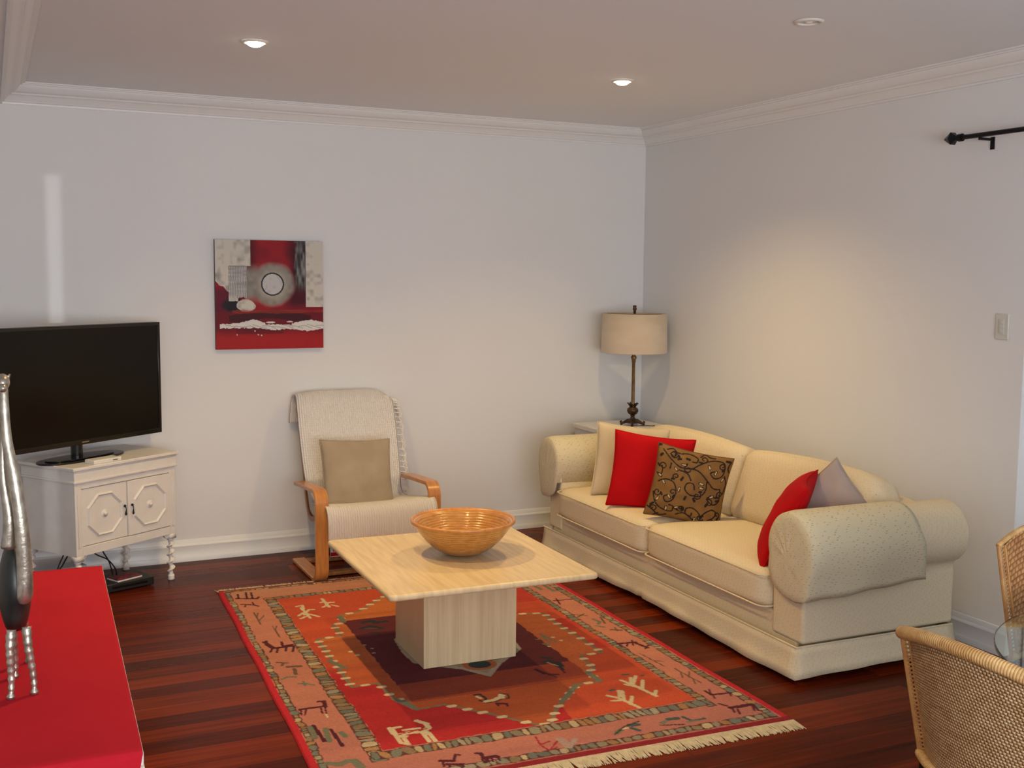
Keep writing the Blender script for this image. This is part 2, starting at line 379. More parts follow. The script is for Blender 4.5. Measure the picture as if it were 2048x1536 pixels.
class Raster:
    """colour field on a regular grid, later stored as point colours"""
    def __init__(s, w, h, nx, ny, base):
        s.w, s.h, s.nx, s.ny = w, h, nx, ny
        s.X, s.Y = np.meshgrid(np.linspace(0, w, nx), np.linspace(0, h, ny))
        s.C = np.empty((ny, nx, 3)); s.C[:] = base
    def put(s, mask, col, a=1.0):
        m = np.clip(mask.astype(float), 0, 1)[..., None]*a
        s.C = s.C*(1-m)+np.asarray(col)*m
    def stroke(s, pts, r, col, a=1.0):
        if len(pts) == 1: pts = [pts[0], (pts[0][0]+1e-4, pts[0][1])]
        x0 = min(p[0] for p in pts)-r; x1 = max(p[0] for p in pts)+r; y0 = min(p[1] for p in pts)-r; y1 = max(p[1] for p in pts)+r
        i0 = max(int(x0/s.w*(s.nx-1)), 0); i1 = min(int(x1/s.w*(s.nx-1))+2, s.nx); j0 = max(int(y0/s.h*(s.ny-1)), 0); j1 = min(int(y1/s.h*(s.ny-1))+2, s.ny)
        if i1 <= i0 or j1 <= j0: return
        X = s.X[j0:j1, i0:i1]; Y = s.Y[j0:j1, i0:i1]; D = np.full(X.shape, 9.0)
        for (ax, ay), (bx, by) in zip(pts[:-1], pts[1:]):
            dx, dy = bx-ax, by-ay; q = dx*dx+dy*dy+1e-12
            t = np.clip(((X-ax)*dx+(Y-ay)*dy)/q, 0, 1)
            D = np.minimum(D, np.hypot(X-ax-t*dx, Y-ay-t*dy))
        m = (D < r).astype(float)[..., None]*a
        s.C[j0:j1, i0:i1] = s.C[j0:j1, i0:i1]*(1-m)+np.asarray(col)*m
    def inside(s, poly):
        X, Y = s.X, s.Y; c = np.zeros(X.shape, bool); n = len(poly)
        for i in range(n):
            (x0, y0), (x1, y1) = poly[i], poly[(i+1) % n]
            if y0 == y1: continue
            c ^= ((y0 > Y) != (y1 > Y)) & (X < (x1-x0)*(Y-y0)/(y1-y0)+x0)
        return c
    def sample(s, u, v):
        i = np.clip(np.round(u*(s.nx-1)).astype(int), 0, s.nx-1); j = np.clip(np.round(v*(s.ny-1)).astype(int), 0, s.ny-1)
        return s.C[j, i]
def set_cols(o, cols):
    me = o.data; at = me.color_attributes.new('Col', 'FLOAT_COLOR', 'POINT')
    c = np.ones((len(me.vertices), 4), np.float32); c[:, :3] = cols; at.data.foreach_set('color', c.ravel())
def smooth_noise(nx, ny, cx, cy, seed):
    g = np.random.default_rng(seed).random((cy+2, cx+2)); x = np.linspace(0, cx, nx); y = np.linspace(0, cy, ny)
    xi = x.astype(int); yi = y.astype(int); fx = x-xi; fy = y-yi; fx = fx*fx*(3-2*fx); fy = fy*fy*(3-2*fy)
    a = g[np.ix_(yi, xi)]; b = g[np.ix_(yi, xi+1)]; c = g[np.ix_(yi+1, xi)]; d = g[np.ix_(yi+1, xi+1)]
    return (a*(1-fx)+b*fx)*(1-fy)[:, None]+(c*(1-fx)+d*fx)*fy[:, None]

STROKES = [["cream",0.007,[[0.352,0.453],[0.359,0.638]]],
["cream",0.007,[[0.336,0.423],[0.368,0.415],[0.357,0.484]]],
["cream",0.007,[[0.405,0.507],[0.382,0.499],[0.357,0.54]]],
["cream",0.007,[[0.313,0.579],[0.346,0.536],[0.341,0.576]]],
["cream",0.007,[[0.403,0.628],[0.382,0.592],[0.363,0.571]]],
["cream",0.007,[[0.314,0.629],[0.343,0.605]]],
["cream",0.007,[[0.49,0.335],[0.49,0.491]]],
["cream",0.007,[[0.466,0.402],[0.491,0.382]]],
["cream",0.007,[[0.529,0.417],[0.502,0.416],[0.485,0.445]]],
["cream",0.007,[[0.533,0.493],[0.51,0.46]]],
["cream",0.007,[[0.458,0.482],[0.488,0.458]]],
["dark",0.016,[[0.58,0.804],[0.63,0.783],[0.637,0.826],[0.691,0.82]]],
["dark",0.014,[[0.554,0.885],[0.603,0.865],[0.642,0.92]]],
["dark",0.01,[[0.58,0.959],[0.608,0.983]]],
["teal",0.005,[[0.572,0.892],[0.621,0.911]]],
["cream",0.01,[[0.419,1.187]]],
["cream",0.01,[[0.437,1.243]]],
["tan",0.009,[[0.501,1.123]]],
["tan",0.009,[[0.521,1.18]]],
["tan",0.009,[[0.51,1.243]]],
["maroon",0.008,[[0.072,0.176],[0.174,0.215],[0.187,0.186]]],
["maroon",0.006,[[0.091,0.097],[0.084,0.181]]],
["maroon",0.006,[[0.136,0.082],[0.126,0.187]]],
["maroon",0.006,[[0.162,0.092],[0.153,0.198]]],
["maroon",0.007,[[0.079,0.284],[0.136,0.317],[0.156,0.349]]],
["maroon",0.005,[[0.14,0.269],[0.138,0.327]]],
["maroon",0.005,[[0.097,0.311],[0.089,0.337]]],
["brown",0.004,[[0.113,0.651],[0.114,0.447]]],
["brown",0.004,[[0.112,0.598],[0.152,0.518]]],
["brown",0.004,[[0.112,0.544],[0.13,0.467]]],
["brown",0.004,[[0.165,0.874],[0.162,0.696]]],
["brown",0.004,[[0.164,0.761],[0.181,0.703]]],
["maroon",0.013,[[0.091,0.954],[0.108,1.018],[0.195,1.017]]],
["maroon",0.007,[[0.08,0.914],[0.094,0.955]]],
["maroon",0.007,[[0.096,0.908],[0.094,0.978]]],
["maroon",0.006,[[0.084,1.066],[0.101,1.023]]],
["maroon",0.006,[[0.11,1.081],[0.126,1.025]]],
["maroon",0.006,[[0.151,1.074],[0.164,1.024]]],
["maroon",0.007,[[0.158,0.944],[0.154,1.001],[0.199,0.995]]],
["maroon",0.006,[[0.179,1.092],[0.198,1.03]]],
["brown",0.007,[[0.084,1.209],[0.126,1.232]]],
["brown",0.007,[[0.097,1.257],[0.11,1.226]]],
["brown",0.012,[[0.119,1.28],[0.169,1.291]]],
["brown",0.009,[[0.14,1.315],[0.134,1.381]]],
["green",0.008,[[0.068,1.419],[0.095,1.4],[0.127,1.412]]],
["green",0.007,[[0.123,1.495],[0.147,1.499],[0.18,1.531]]],
["green",0.005,[[0.146,1.473],[0.145,1.526]]],
["maroon",0.009,[[0.069,1.771],[0.167,1.768]]],
["maroon",0.009,[[0.155,1.715],[0.176,1.719],[0.167,1.781]]],
["maroon",0.004,[[0.092,1.78],[0.076,1.83]]],
["maroon",0.004,[[0.072,1.773],[0.064,1.825]]],
["maroon",0.004,[[0.15,1.774],[0.141,1.839]]],
["cream",0.004,[[0.151,1.851],[0.15,1.884]]],
["maroon",0.004,[[0.164,1.788],[0.156,1.844]]],
["green",0.012,[[0.07,1.949],[0.066,2.056]]],
["green",0.012,[[0.119,1.984],[0.108,2.102]]],
["maroon",0.008,[[0.084,1.939],[0.092,2.096]]],
["maroon",0.008,[[0.136,1.999],[0.143,2.157]]],
["green",0.012,[[0.165,2.041],[0.172,2.083]]],
["green",0.016,[[0.062,2.28],[0.099,2.304],[0.132,2.286]]],
["green",0.018,[[0.152,2.294],[0.16,2.349]]],
["cream",0.011,[[0.342,2.072],[0.343,2.111],[0.349,2.152],[0.373,2.161]]],
["cream",0.011,[[0.356,2.139],[0.406,2.136],[0.449,2.145],[0.477,2.117]]],
["cream",0.01,[[0.475,2.124],[0.481,2.079],[0.455,2.04]]],
["cream",0.008,[[0.349,2.071],[0.38,2.071]]],
["cream",0.008,[[0.346,2.151],[0.343,2.21],[0.366,2.231]]],
["cream",0.008,[[0.368,2.159],[0.364,2.218]]],
["cream",0.008,[[0.442,2.158],[0.441,2.233]]],
["cream",0.008,[[0.461,2.157],[0.464,2.239]]],
["cream",0.007,[[0.385,2.104],[0.445,2.109]]],
["crimson",0.004,[[0.358,2.137],[0.383,2.131]]],
["crimson",0.004,[[0.395,2.132],[0.415,2.126]]],
["crimson",0.004,[[0.438,2.133],[0.467,2.121]]],
["dark",0.006,[[0.748,1.874],[0.772,1.874],[0.78,1.923],[0.759,1.96],[0.748,1.937]]],
["cream",0.01,[[0.767,1.957],[0.807,1.952],[0.853,1.924]]],
["cream",0.009,[[0.847,1.913],[0.843,1.948]]],
["dark",0.004,[[0.756,1.967],[0.802,1.973],[0.84,1.955],[0.867,1.957],[0.877,1.915],[0.853,1.897]]],
["maroon",0.01,[[0.8,1.993],[0.833,2.006]]],
["maroon",0.005,[[0.8,1.993],[0.797,2.018]]],
["maroon",0.005,[[0.833,2.006],[0.829,2.031]]],
["cream",0.007,[[0.753,1.898],[0.76,1.915]]],
["maroon",0.01,[[0.427,2.406],[0.466,2.422]]],
["maroon",0.008,[[0.436,2.438],[0.488,2.458]]],
["maroon",0.006,[[0.468,2.423],[0.491,2.376],[0.503,2.385]]],
["maroon",0.005,[[0.43,2.415],[0.422,2.452]]],
["maroon",0.005,[[0.444,2.441],[0.438,2.465]]],
["maroon",0.005,[[0.485,2.457],[0.485,2.477]]],
["maroon",0.006,[[0.557,2.392],[0.579,2.397],[0.571,2.443]]],
["maroon",0.009,[[0.572,2.44],[0.621,2.446]]],
["maroon",0.005,[[0.576,2.445],[0.567,2.475]]],
["maroon",0.005,[[0.62,2.448],[0.617,2.477]]],
["maroon",0.005,[[0.597,2.453],[0.59,2.478]]],
["green",0.012,[[1.628,0.49],[1.638,0.583]]],
["green",0.012,[[1.688,0.506],[1.689,0.638]]],
["maroon",0.007,[[1.606,0.799],[1.64,0.805],[1.704,0.807]]],
["maroon",0.005,[[1.635,0.77],[1.61,0.869]]],
["brown",0.006,[[1.588,1.047],[1.651,1.093]]],
["brown",0.006,[[1.595,1.101],[1.648,1.061]]],
["green",0.009,[[1.654,1.153],[1.667,1.202],[1.641,1.235]]],
["green",0.009,[[1.617,1.254],[1.647,1.286]]],
["brown",0.006,[[1.703,1.142],[1.678,1.235]]],
["brown",0.01,[[1.659,1.335],[1.698,1.356]]],
["brown",0.005,[[1.69,1.311],[1.677,1.361]]],
["maroon",0.011,[[1.588,1.527],[1.672,1.538]]],
["maroon",0.009,[[1.665,1.543],[1.685,1.627]]],
["maroon",0.005,[[1.581,1.574],[1.587,1.539]]],
["maroon",0.005,[[1.608,1.572],[1.635,1.532]]],
["maroon",0.005,[[1.671,1.507],[1.64,1.572]]],
["maroon",0.005,[[1.706,1.598],[1.668,1.633]]],
["brown",0.004,[[1.614,1.682],[1.632,1.863]]],
["brown",0.004,[[1.628,1.787],[1.658,1.811]]],
["brown",0.004,[[1.659,1.903],[1.668,2.096]]],
["brown",0.004,[[1.696,1.962],[1.655,2.023]]],
["brown",0.004,[[1.662,1.949],[1.631,2.013]]],
["brown",0.004,[[1.661,2.047],[1.641,2.092]]],
["maroon",0.008,[[1.631,2.18],[1.635,2.226],[1.716,2.233]]],
["maroon",0.004,[[1.635,2.232],[1.624,2.261]]],
["maroon",0.004,[[1.712,2.232],[1.698,2.266]]],
["maroon",0.004,[[1.658,2.17],[1.635,2.212]]],
["maroon",0.006,[[1.607,2.318],[1.623,2.349]]],
["maroon",0.012,[[1.626,2.368],[1.672,2.371],[1.722,2.368]]],
["maroon",0.005,[[1.63,2.374],[1.615,2.414]]],
["maroon",0.005,[[1.644,2.389],[1.624,2.436]]],
["maroon",0.005,[[1.723,2.373],[1.697,2.428]]],
["maroon",0.005,[[1.73,2.375],[1.71,2.433]]],
["green",0.012,[[1.099,2.421],[1.129,2.399]]],
["teal",0.014,[[1.178,2.376],[1.209,2.379]]],
["teal",0.01,[[1.173,2.399],[1.188,2.431]]],
["cream",0.007,[[1.139,2.394],[1.158,2.393]]],
["dark",0.004,[[1.086,2.432],[1.156,2.376],[1.231,2.353]]],
["teal",0.013,[[1.341,2.378],[1.379,2.384]]],
["green",0.01,[[1.302,2.399],[1.326,2.39]]],
["dark",0.004,[[1.287,2.418],[1.376,2.445]]],
["teal",0.008,[[1.406,2.377],[1.418,2.426],[1.474,2.422]]],
["green",0.006,[[1.398,2.427],[1.447,2.429]]],
["red",0.004,[[0.811,2.341],[0.798,2.416],[0.809,2.467],[0.875,2.398]]],
["red",0.004,[[0.804,2.41],[0.843,2.394]]],
["red",0.004,[[0.809,2.467],[0.844,2.45]]],
["pinkteal",0.018,[[0.884,2.394],[0.887,2.459]]],
["pinkteal",0.012,[[0.934,2.413],[0.905,2.45]]],
["maroon",0.007,[[0.559,2.392],[0.574,2.405],[0.569,2.441]]],
["maroon",0.011,[[0.57,2.438],[0.615,2.441]]],
["maroon",0.005,[[0.564,2.446],[0.56,2.474]]],
["maroon",0.005,[[0.583,2.446],[0.576,2.473]]],
["maroon",0.005,[[0.614,2.443],[0.618,2.472]]],
["cream",0.008,[[1.243,2.078],[1.272,2.119],[1.298,2.234]]],
["cream",0.007,[[1.321,2.055],[1.285,2.134]]],
["cream",0.007,[[1.311,2.045],[1.283,2.104]]],
["cream",0.007,[[1.329,2.122],[1.283,2.191]]],
["cream",0.007,[[1.233,2.133],[1.274,2.143]]],
["teal",0.008,[[1.278,2.033],[1.296,2.029]]],
["cream",0.008,[[1.376,1.946],[1.398,2.018],[1.421,2.154]]],
["cream",0.007,[[1.458,1.924],[1.404,1.999]]],
["cream",0.007,[[1.46,1.979],[1.412,2.058]]],
["cream",0.007,[[1.428,1.934],[1.397,1.997]]],
["cream",0.007,[[1.452,2.1],[1.417,2.147]]],
["cream",0.007,[[1.369,1.996],[1.393,2.026]]],
["teal",0.008,[[1.415,1.89],[1.437,1.895]]],
["teal",0.006,[[1.478,1.932],[1.493,1.927]]],
["dark",0.012,[[1.184,1.568],[1.218,1.593]]],
["dark",0.014,[[1.167,1.632],[1.223,1.654],[1.219,1.698]]],
["dark",0.01,[[1.195,1.608],[1.208,1.739]]],
["maroon",0.01,[[1.098,1.696],[1.111,1.757]]],
["maroon",0.009,[[1.127,1.774],[1.161,1.787]]],
["maroon",0.005,[[1.11,1.723],[1.141,1.812]]],
["maroon",0.006,[[1.201,1.736],[1.197,1.779]]],
["tan",0.004,[[1.181,1.637],[1.205,1.693]]],
["green",0.005,[[1.317,1.263],[1.3,1.415]]],
["green",0.006,[[1.262,1.336],[1.308,1.34]]],
["green",0.006,[[1.321,1.292],[1.333,1.402]]],
["cream",0.008,[[1.35,1.335]]],
["cream",0.008,[[1.365,1.389]]],
["cream",0.008,[[1.278,1.445]]],
["green",0.008,[[1.271,1.404],[1.283,1.434]]]]
SCROLL = [[[[0.07,0.07],[0.191,0.178],[0.34,0.266],[0.508,0.251],[0.601,0.279],[0.706,0.365],[0.812,0.452],[0.919,0.451]],[[0.506,0.239],[0.612,0.14],[0.747,0.072],[0.878,0.078],[0.919,0.167],[0.9,0.27],[0.803,0.318],[0.736,0.259],[0.782,0.224]],[[0.711,0.389],[0.717,0.511],[0.652,0.6],[0.524,0.606],[0.444,0.538],[0.469,0.458],[0.543,0.453],[0.569,0.521]],[[0.327,0.306],[0.44,0.329],[0.502,0.413]],[[0.073,0.514],[0.17,0.466],[0.283,0.489],[0.34,0.599],[0.315,0.729],[0.239,0.771],[0.192,0.708],[0.248,0.67]],[[0.033,0.671],[0.096,0.805],[0.199,0.879],[0.332,0.898],[0.346,0.82],[0.29,0.808]],[[0.739,0.987],[0.71,0.858],[0.607,0.784],[0.525,0.803],[0.521,0.878],[0.593,0.91],[0.602,0.859]],[[0.72,0.905],[0.766,0.82],[0.857,0.749],[0.929,0.782],[0.884,0.867],[0.828,0.905]],[[0.922,0.463],[0.933,0.608],[0.862,0.674],[0.777,0.633],[0.795,0.567],[0.861,0.576]],[[0.121,0.058],[0.2,0.027],[0.254,0.076],[0.224,0.133],[0.175,0.107]],[[0.335,0.057],[0.44,0.045],[0.535,0.084],[0.528,0.148],[0.474,0.148]],[[0.571,0.051],[0.624,0.002],[0.696,0.034],[0.76,0.032]],[[0.004,0.876],[0.102,0.927],[0.179,0.983],[0.281,0.959]],[[0.404,0.93],[0.5,0.883],[0.624,0.952],[0.686,1.037]],[[0.98,0.054],[0.96,0.157],[1.017,0.218]],[[0.02,0.279],[0.097,0.335],[0.078,0.439],[0.026,0.401]],[[0.941,0.261],[0.988,0.373],[0.973,0.5]],[[0.118,0.997],[0.174,0.959]],[[0.204,0.236],[0.199,0.311]],[[0.208,0.062],[0.338,0.069]]],[[0.147,0.509],[0.375,0.566],[0.707,0.18],[0.807,0.243],[0.921,0.315],[0.645,0.429],[0.658,0.488],[0.818,0.574],[0.264,0.691],[0.284,0.304],[0.373,0.221],[0.26,0.865],[0.39,0.822],[0.654,0.945],[0.116,0.751],[0.075,0.427]],[[0.384,0.416],[0.303,0.151],[0.464,0.817],[0.736,0.877],[0.77,0.696],[0.415,0.125],[0.06,0.838],[0.473,0.667],[0.591,0.664],[0.936,0.052],[0.016,0.021],[0.894,0.914],[0.055,0.148],[0.913,0.613]]]

# ------------------------------------------------------------------ room
H = 2.70
XL, YR = -5.6, -9.2           # left wall, rear wall (behind the photographer)
NX = -4.044                   # where the bulkhead begins
b = MB().bx(XL-.1, .6, YR-.1, .1, -.1, 0); struct(b.build('floor', M_floor))
b = MB().bx(XL-.1, .16, YR-.1, .1, H, H+.1); struct(b.build('ceiling', M_ceil))
b = MB().bx(XL, NX, YR+.02, -.0, 2.6, H); struct(b.build('trim_1', M_ceil))
b = MB().bx(XL-.1, .14, 0, .12, 0, H); struct(b.build('wall_back', M_wall))
b = MB().bx(XL-.1, XL, YR, 0, 0, H); struct(b.build('wall_left', M_wall))
DY0, DY1, DZ = -3.182, -5.0, 2.12
b = MB().bx(0, .14, DY0, 0, 0, H).bx(0, .14, DY1, DY0, DZ, H).bx(0, .14, YR, DY1, 0, H); struct(b.build('wall_right', M_wall))
SX0, SX1, SZ = -5.096, -5.018, 2.387
b = MB().bx(XL, SX0, YR-.02, YR, 0, H).bx(SX1, .14, YR-.02, YR, 0, H).bx(SX0, SX1, YR-.02, YR, SZ, H); struct(b.build('wall_front', M_wall))
# glazed garden door in the right wall
b = MB(); y0, y1 = DY0-.02, DY1+.02
fr = MB().bx(.07, .12, y1, y0, .0, .06).bx(.07, .12, y1, y0, DZ-.06, DZ).bx(.07, .12, y0-.05, y0, .06, DZ-.06).bx(.07, .12, y1, y1+.05, .06, DZ-.06).bx(.07, .12, (y0+y1)/2-.03, (y0+y1)/2+.03, .06, DZ-.06)
door = struct(fr.build('door_1', M_trim, bevel=.004))
MB().bx(.092, .098, y1+.05, y0-.05, .06, DZ-.06).build('pane', M_pane, door)

def cornice_prof():
    pts = [(0, 2.592), (.010, 2.592), (.012, 2.602), (.020, 2.604), (.024, 2.612)]
    for i in range(7):            # lower bulge
        t = i/6; pts.append((.026+.030*t, 2.614+.026*math.sin(t*PI/2)))
    pts += [(.058, 2.646)]
    for i in range(7):            # cove
        t = i/6; pts.append((.060+.036*t, 2.648+.030*(1-math.cos(t*PI/2))))
    pts += [(.098, 2.686), (.108, 2.687), (.110, 2.693), (.122, 2.694), (.124, H), (0, H)]
    return pts
def base_prof():
    return [(0, 0), (.020, 0), (.020, .024), (.017, .032), (.016, .034), (.016, .090), (.017, .093), (.015, .100), (.010, .106), (.008, .118), (.004, .128), (0, .130)]
def run(name, prof, a, b_, inward, mit_a, mit_b, m):
    """moulding from a to b (2D); inward normal; mitre sign at either end"""
    a = Vector((*a, 0)); b_ = Vector((*b_, 0)); t = (b_-a).normalized(); n = Vector((*inward, 0))
    vs = []
    for P0, mt in ((a, mit_a), (b_, mit_b)):
        for d, z in prof:
            vs.append(P0+n*d+t*(d*mt)+Vector((0, 0, z)))
    k = len(prof); fs = [(i, (i+1) % k, k+(i+1) % k, k+i) for i in range(k)]+[tuple(range(k)), tuple(range(k, 2*k))[::-1]]
    o = mesh_obj(name, vs, fs, m); struct(o)
    o.data.shade_smooth()
    try: o.data.set_sharp_from_angle(angle=math.radians(28))
    except Exception: pass
    return o
cp, bpf = cornice_prof(), base_prof()
run('trim_2', cp, (NX, 0), (0, 0), (0, -1), 1, -1, M_trim)
run('trim_3', cp, (0, 0), (0, YR), (-1, 0), 1, 0, M_trim)
run('trim_4', cp, (NX, YR+.05), (NX, 0), (1, 0), 0, -1, M_trim)
run('baseboard_back', bpf, (XL, 0), (0, 0), (0, -1), 0, -1, M_trim)
run('baseboard_right', bpf, (0, 0), (0, DY0), (-1, 0), 1, 0, M_trim)
run('baseboard_left', bpf, (XL, YR), (XL, 0), (1, 0), 0, 0, M_trim)

# ------------------------------------------------------------------ downlights
DL_LABEL = ['lit recessed ceiling downlight, the left of the two glowing ones', 'lit recessed ceiling downlight above the far end of the sofa', 'unlit recessed ceiling downlight near the top right, nearest the curtain rod', 'lit recessed ceiling downlight above the near left floor']
for i, (x, y, on) in enumerate(LAMPS):
    t = thing('ceiling_downlight', DL_LABEL[i], 'ceiling light', (x, y, H), 0, 'recessed ceiling downlights')
    R0 = 0.058
    MB().lathe([(.040, -.001), (.040, -.006), (.046, -.009), (R0-.004, -.007), (R0, -.001)], n=40).build('trim_ring', M_ptrim, t, smooth=True)
    if on:
        MB().lathe([(0, -.024), (.012, -.0235), (.024, -.020), (.034, -.013), (.040, -.004), (.040, -.001)], n=32).build('lens', M_bulb, t, smooth=True)
        l = bpy.data.lights.new('downlight_beam', 'SPOT'); l.energy = LAMP_POWER; l.color = LAMP_COL; l.spot_size = math.radians(132); l.spot_blend = 0.9; l.shadow_soft_size = 0.022
        lo = bpy.data.objects.new('downlight_beam', l); COL.objects.link(lo); lo.location = (x, y, H-.030)
    else:
        MB().lathe([(0, -.002), (.039, -.002), (.040, -.001)], n=32).build('reflector', M_chrome, t, smooth=True)
        MB().lathe([(0, -.010), (.012, -.009), (.018, -.003), (.024, -.002)], n=24).build('lamp_capsule', M_ptrim, t, smooth=True)

# ------------------------------------------------------------------ curtain rod and switch
t = thing('curtain_rod', 'black metal curtain rod with a faceted finial, mounted high on the right wall', 'curtain rod', (-.08, -2.84, 2.352))
MB().cyl((0, 0, 0), (0, -2.2, 0), .011, 16).build('rod', M_iron, t, smooth=False)
MB().tube([(0, .0, 0), (0, .012, 0), (0, .02, 0), (0, .045, 0), (0, .095, 0)], [.017, .017, .010, .032, .003], 6).build('finial', M_iron, t)
MB().cyl((.0, -.012, 0), (0, .006, 0), .018, 16).build('collar', M_iron, t)
for yy in (-.115, -2.0):
    MB().bx(-.006, .074, yy-.006, yy+.006, -.022, -.011).bx(.074, .08, yy-.010, yy+.010, -.06, -.005).build('bracket', M_iron, t)
t = thing('light_switch', 'pale rectangular light switch plate on the right wall near the doorway', 'light switch', (0, -3.062, 1.496))
MB().bx(-.008, 0, -.036, .036, -.058, .058).build('plate', M_switch, t, bevel=.003)
MB().bx(-.011, -.008, -.014, .014, -.034, .034).build('inner_panel', M_switch, t, bevel=.001)
for zz in (-.02, .0, .02): MB().bx(-.014, -.011, -.007, .007, zz-.006, zz+.006).build('rocker', M_switch, t, bevel=.001)

# ------------------------------------------------------------------ painting
def painting():
    x0, x1, z0, z1 = -2.935, -2.292, 1.252, 1.896
    w, h = x1-x0, z1-z0; n = 240
    r = Raster(1, 1, n, n, (0.42, 0.006, 0.012)); X, Y = r.X, r.Y
    nA = smooth_noise(n, n, 9, 9, 3); nB = smooth_noise(n, n, 28, 28, 4); nC = smooth_noise(n, n, 70, 14, 5); nD = smooth_noise(n, n, 14, 60, 6)
    sm = lambda e0, e1, v: np.clip((v-e0)/(e1-e0), 0, 1)**2*(3-2*np.clip((v-e0)/(e1-e0), 0, 1))
    r.put(sm(.3, .9, nA), (.25, .003, .014), .6)
    r.put((1-sm(.31, .42, X))*(Y < .35), (.07, .0, .006), .8)
    r.put(sm(.60, .74, X+.05*(nA-.5))*(1-sm(.55, .68, Y)), (.05, .0, .006), .9)
    r.put((1-sm(.20, .30, X))*sm(.40, .48, Y)*(1-sm(.66, .72, Y)), (.12, .002, .02), .85)
    # halo
    d = np.hypot((X-.525), (Y-.405))+.02*(nA-.5)
    halo = 1-sm(.165, .225, d); halo = np.maximum(halo, (1-sm(.08, .2, np.abs(Y-.40+.0*X)))*(X > .28)*(X < .5)*(1-sm(.42, .52, X)))
    g = (.20+.10*nB)[..., None]*np.array([1.0, .93, .80])
    r.C = r.C*(1-halo[..., None])+g*halo[..., None]
    br = (1-sm(.10, .17, d))[..., None]; r.C = r.C*(1-.55*br)+np.array([.52, .46, .36])*.55*br
    # grey-black band right
    bandm = sm(.725, .755, X+.03*(nB-.5))*(1-sm(.828, .834, X))*(1-sm(.38, .50, Y))
    gb = (.03+.22*np.clip(nC*1.4-.3, 0, 1)*np.clip(nA*1.5, 0, 1))[..., None]*np.array([1, .97, .92])
    r.C = r.C*(1-bandm[..., None])+gb*bandm[..., None]
    # black patch lower left
    r.put((1-sm(.05, .10, np.hypot((X-.155)*.9, (Y-.60))+.03*(nB-.5))), (.01, .008, .012))
    cream = np.array([.62, .585, .50]); bl = np.clip((nB*.6+nA*.6)-.62, 0, 1)[..., None]*1.5
    cr = cream*(1-bl)+np.array([.16, .15, .15])*bl
    def block(m):
        m = m.astype(float)[..., None]; r.C = r.C*(1-m)+cr*m
    block((X < .318)*(Y < .238)); block((X < .125)*(Y >= .238)*(Y < .37+X*.75+.02*nB))
    block((X > .12)*(X < .205)*(Y > .47)*(Y < .54+.03*nB)); block((np.hypot((X-.275)/.085, (Y-.60)/.055) < 1+.25*(nB-.5)))
    block((X > .835)*(Y < .615))
    comb = (X > .115+.01*nD)*(X < .285)*(Y > .24)*(Y < .50+.05*nC)
    st = (.18+.55*(np.sin(X*430+nB*3)*.5+.5)*(.4+.6*nD))[..., None]*np.array([1, .97, .93]); cm = comb[..., None].astype(float)
    r.C = r.C*(1-cm)+st*cm
    # rings
    dd = np.hypot(X-.522, Y-.402)
    r.put((dd < .107), (.012, .012, .014)); r.put((dd < .094), (.55, .53, .52)); r.put((dd < .094)*(nB > .55), (.46, .45, .45), .7)
    # lower field
    low = sm(.64, .67, Y)
    r.C = r.C*(1-low[..., None])+low[..., None]*np.array([.20, .004, .012])
    r.put(sm(.80, .90, Y+.03*(nA-.5)), (.50, .010, .010))
    r.put((np.abs(Y-.70-.02*np.sin(X*9)) < .035+.02*(nA-.5))*(X > .12)*(X < .88), (.06, .003, .008), .9)
    r.put((np.abs(Y-.655) < .012+.015*(nA-.5))*(X > .15), (.42, .03, .012), .6)
    r.put((np.abs(Y-.83) < .03)*(X > .18)*(X < .62), (.12, .003, .01), .6)
    top = .765-.035*np.exp(-((X-.33)/.10)**2)-.03*np.exp(-((X-.87)/.11)**2)+.012*(nC-.5)+.012*(X > .45)*(X < .7)
    bot = .805+.03*np.exp(-((X-.85)/.15)**2)+.02*np.exp(-((X-.55)/.1)**2)+.015*(nC-.5)
    r.put((Y > top)*(Y < bot)*(X > .035), (.70, .68, .63))
    r.put((np.hypot((X-.50)/.045, (Y-.755)/.008) < 1), (.7, .68, .6)); r.put((np.hypot((X-.68)/.03, (Y-.75)/.006) < 1), (.7, .68, .6))
    for k in range(11):
        xs = .08+.085*k; r.stroke([(xs, .775+.01*(k % 3)), (xs+.06, .785+.008*(k % 2)), (xs+.13, .812)], .0022, (.12, .10, .10), .8)
    for q in ((.355, .833), (.415, .875), (.385, .868), (.19, .865)): r.stroke([q], .006, (.7, .68, .62))
    vs = [(x0+w*i/(n-1), -.032, z1-h*j/(n-1)) for j in range(n) for i in range(n)]
    fs = [(j*n+i, (j+1)*n+i, (j+1)*n+i+1, j*n+i+1) for j in range(n-1) for i in range(n-1)]
    t = thing('painting', 'square abstract red and cream painting with a grey ringed circle on the back wall', 'painting', ((x0+x1)/2, 0, (z0+z1)/2))
    cx, cz = (x0+x1)/2, (z0+z1)/2
    r.C[..., 0] = np.where(r.C[..., 1] < .1*r.C[..., 0]+.02, r.C[..., 0]*.72, r.C[..., 0])
    o = mesh_obj('canvas_face', [(a-cx, y, c-cz) for a, y, c in vs], fs, M_paint, t); set_cols(o, r.C.reshape(-1, 3))
    MB().bx(x0-cx, x1-cx, -.0318, -.001, z0-cz, z1-cz).build('stretcher', M_canvas_edge, t, bevel=.001)
painting()

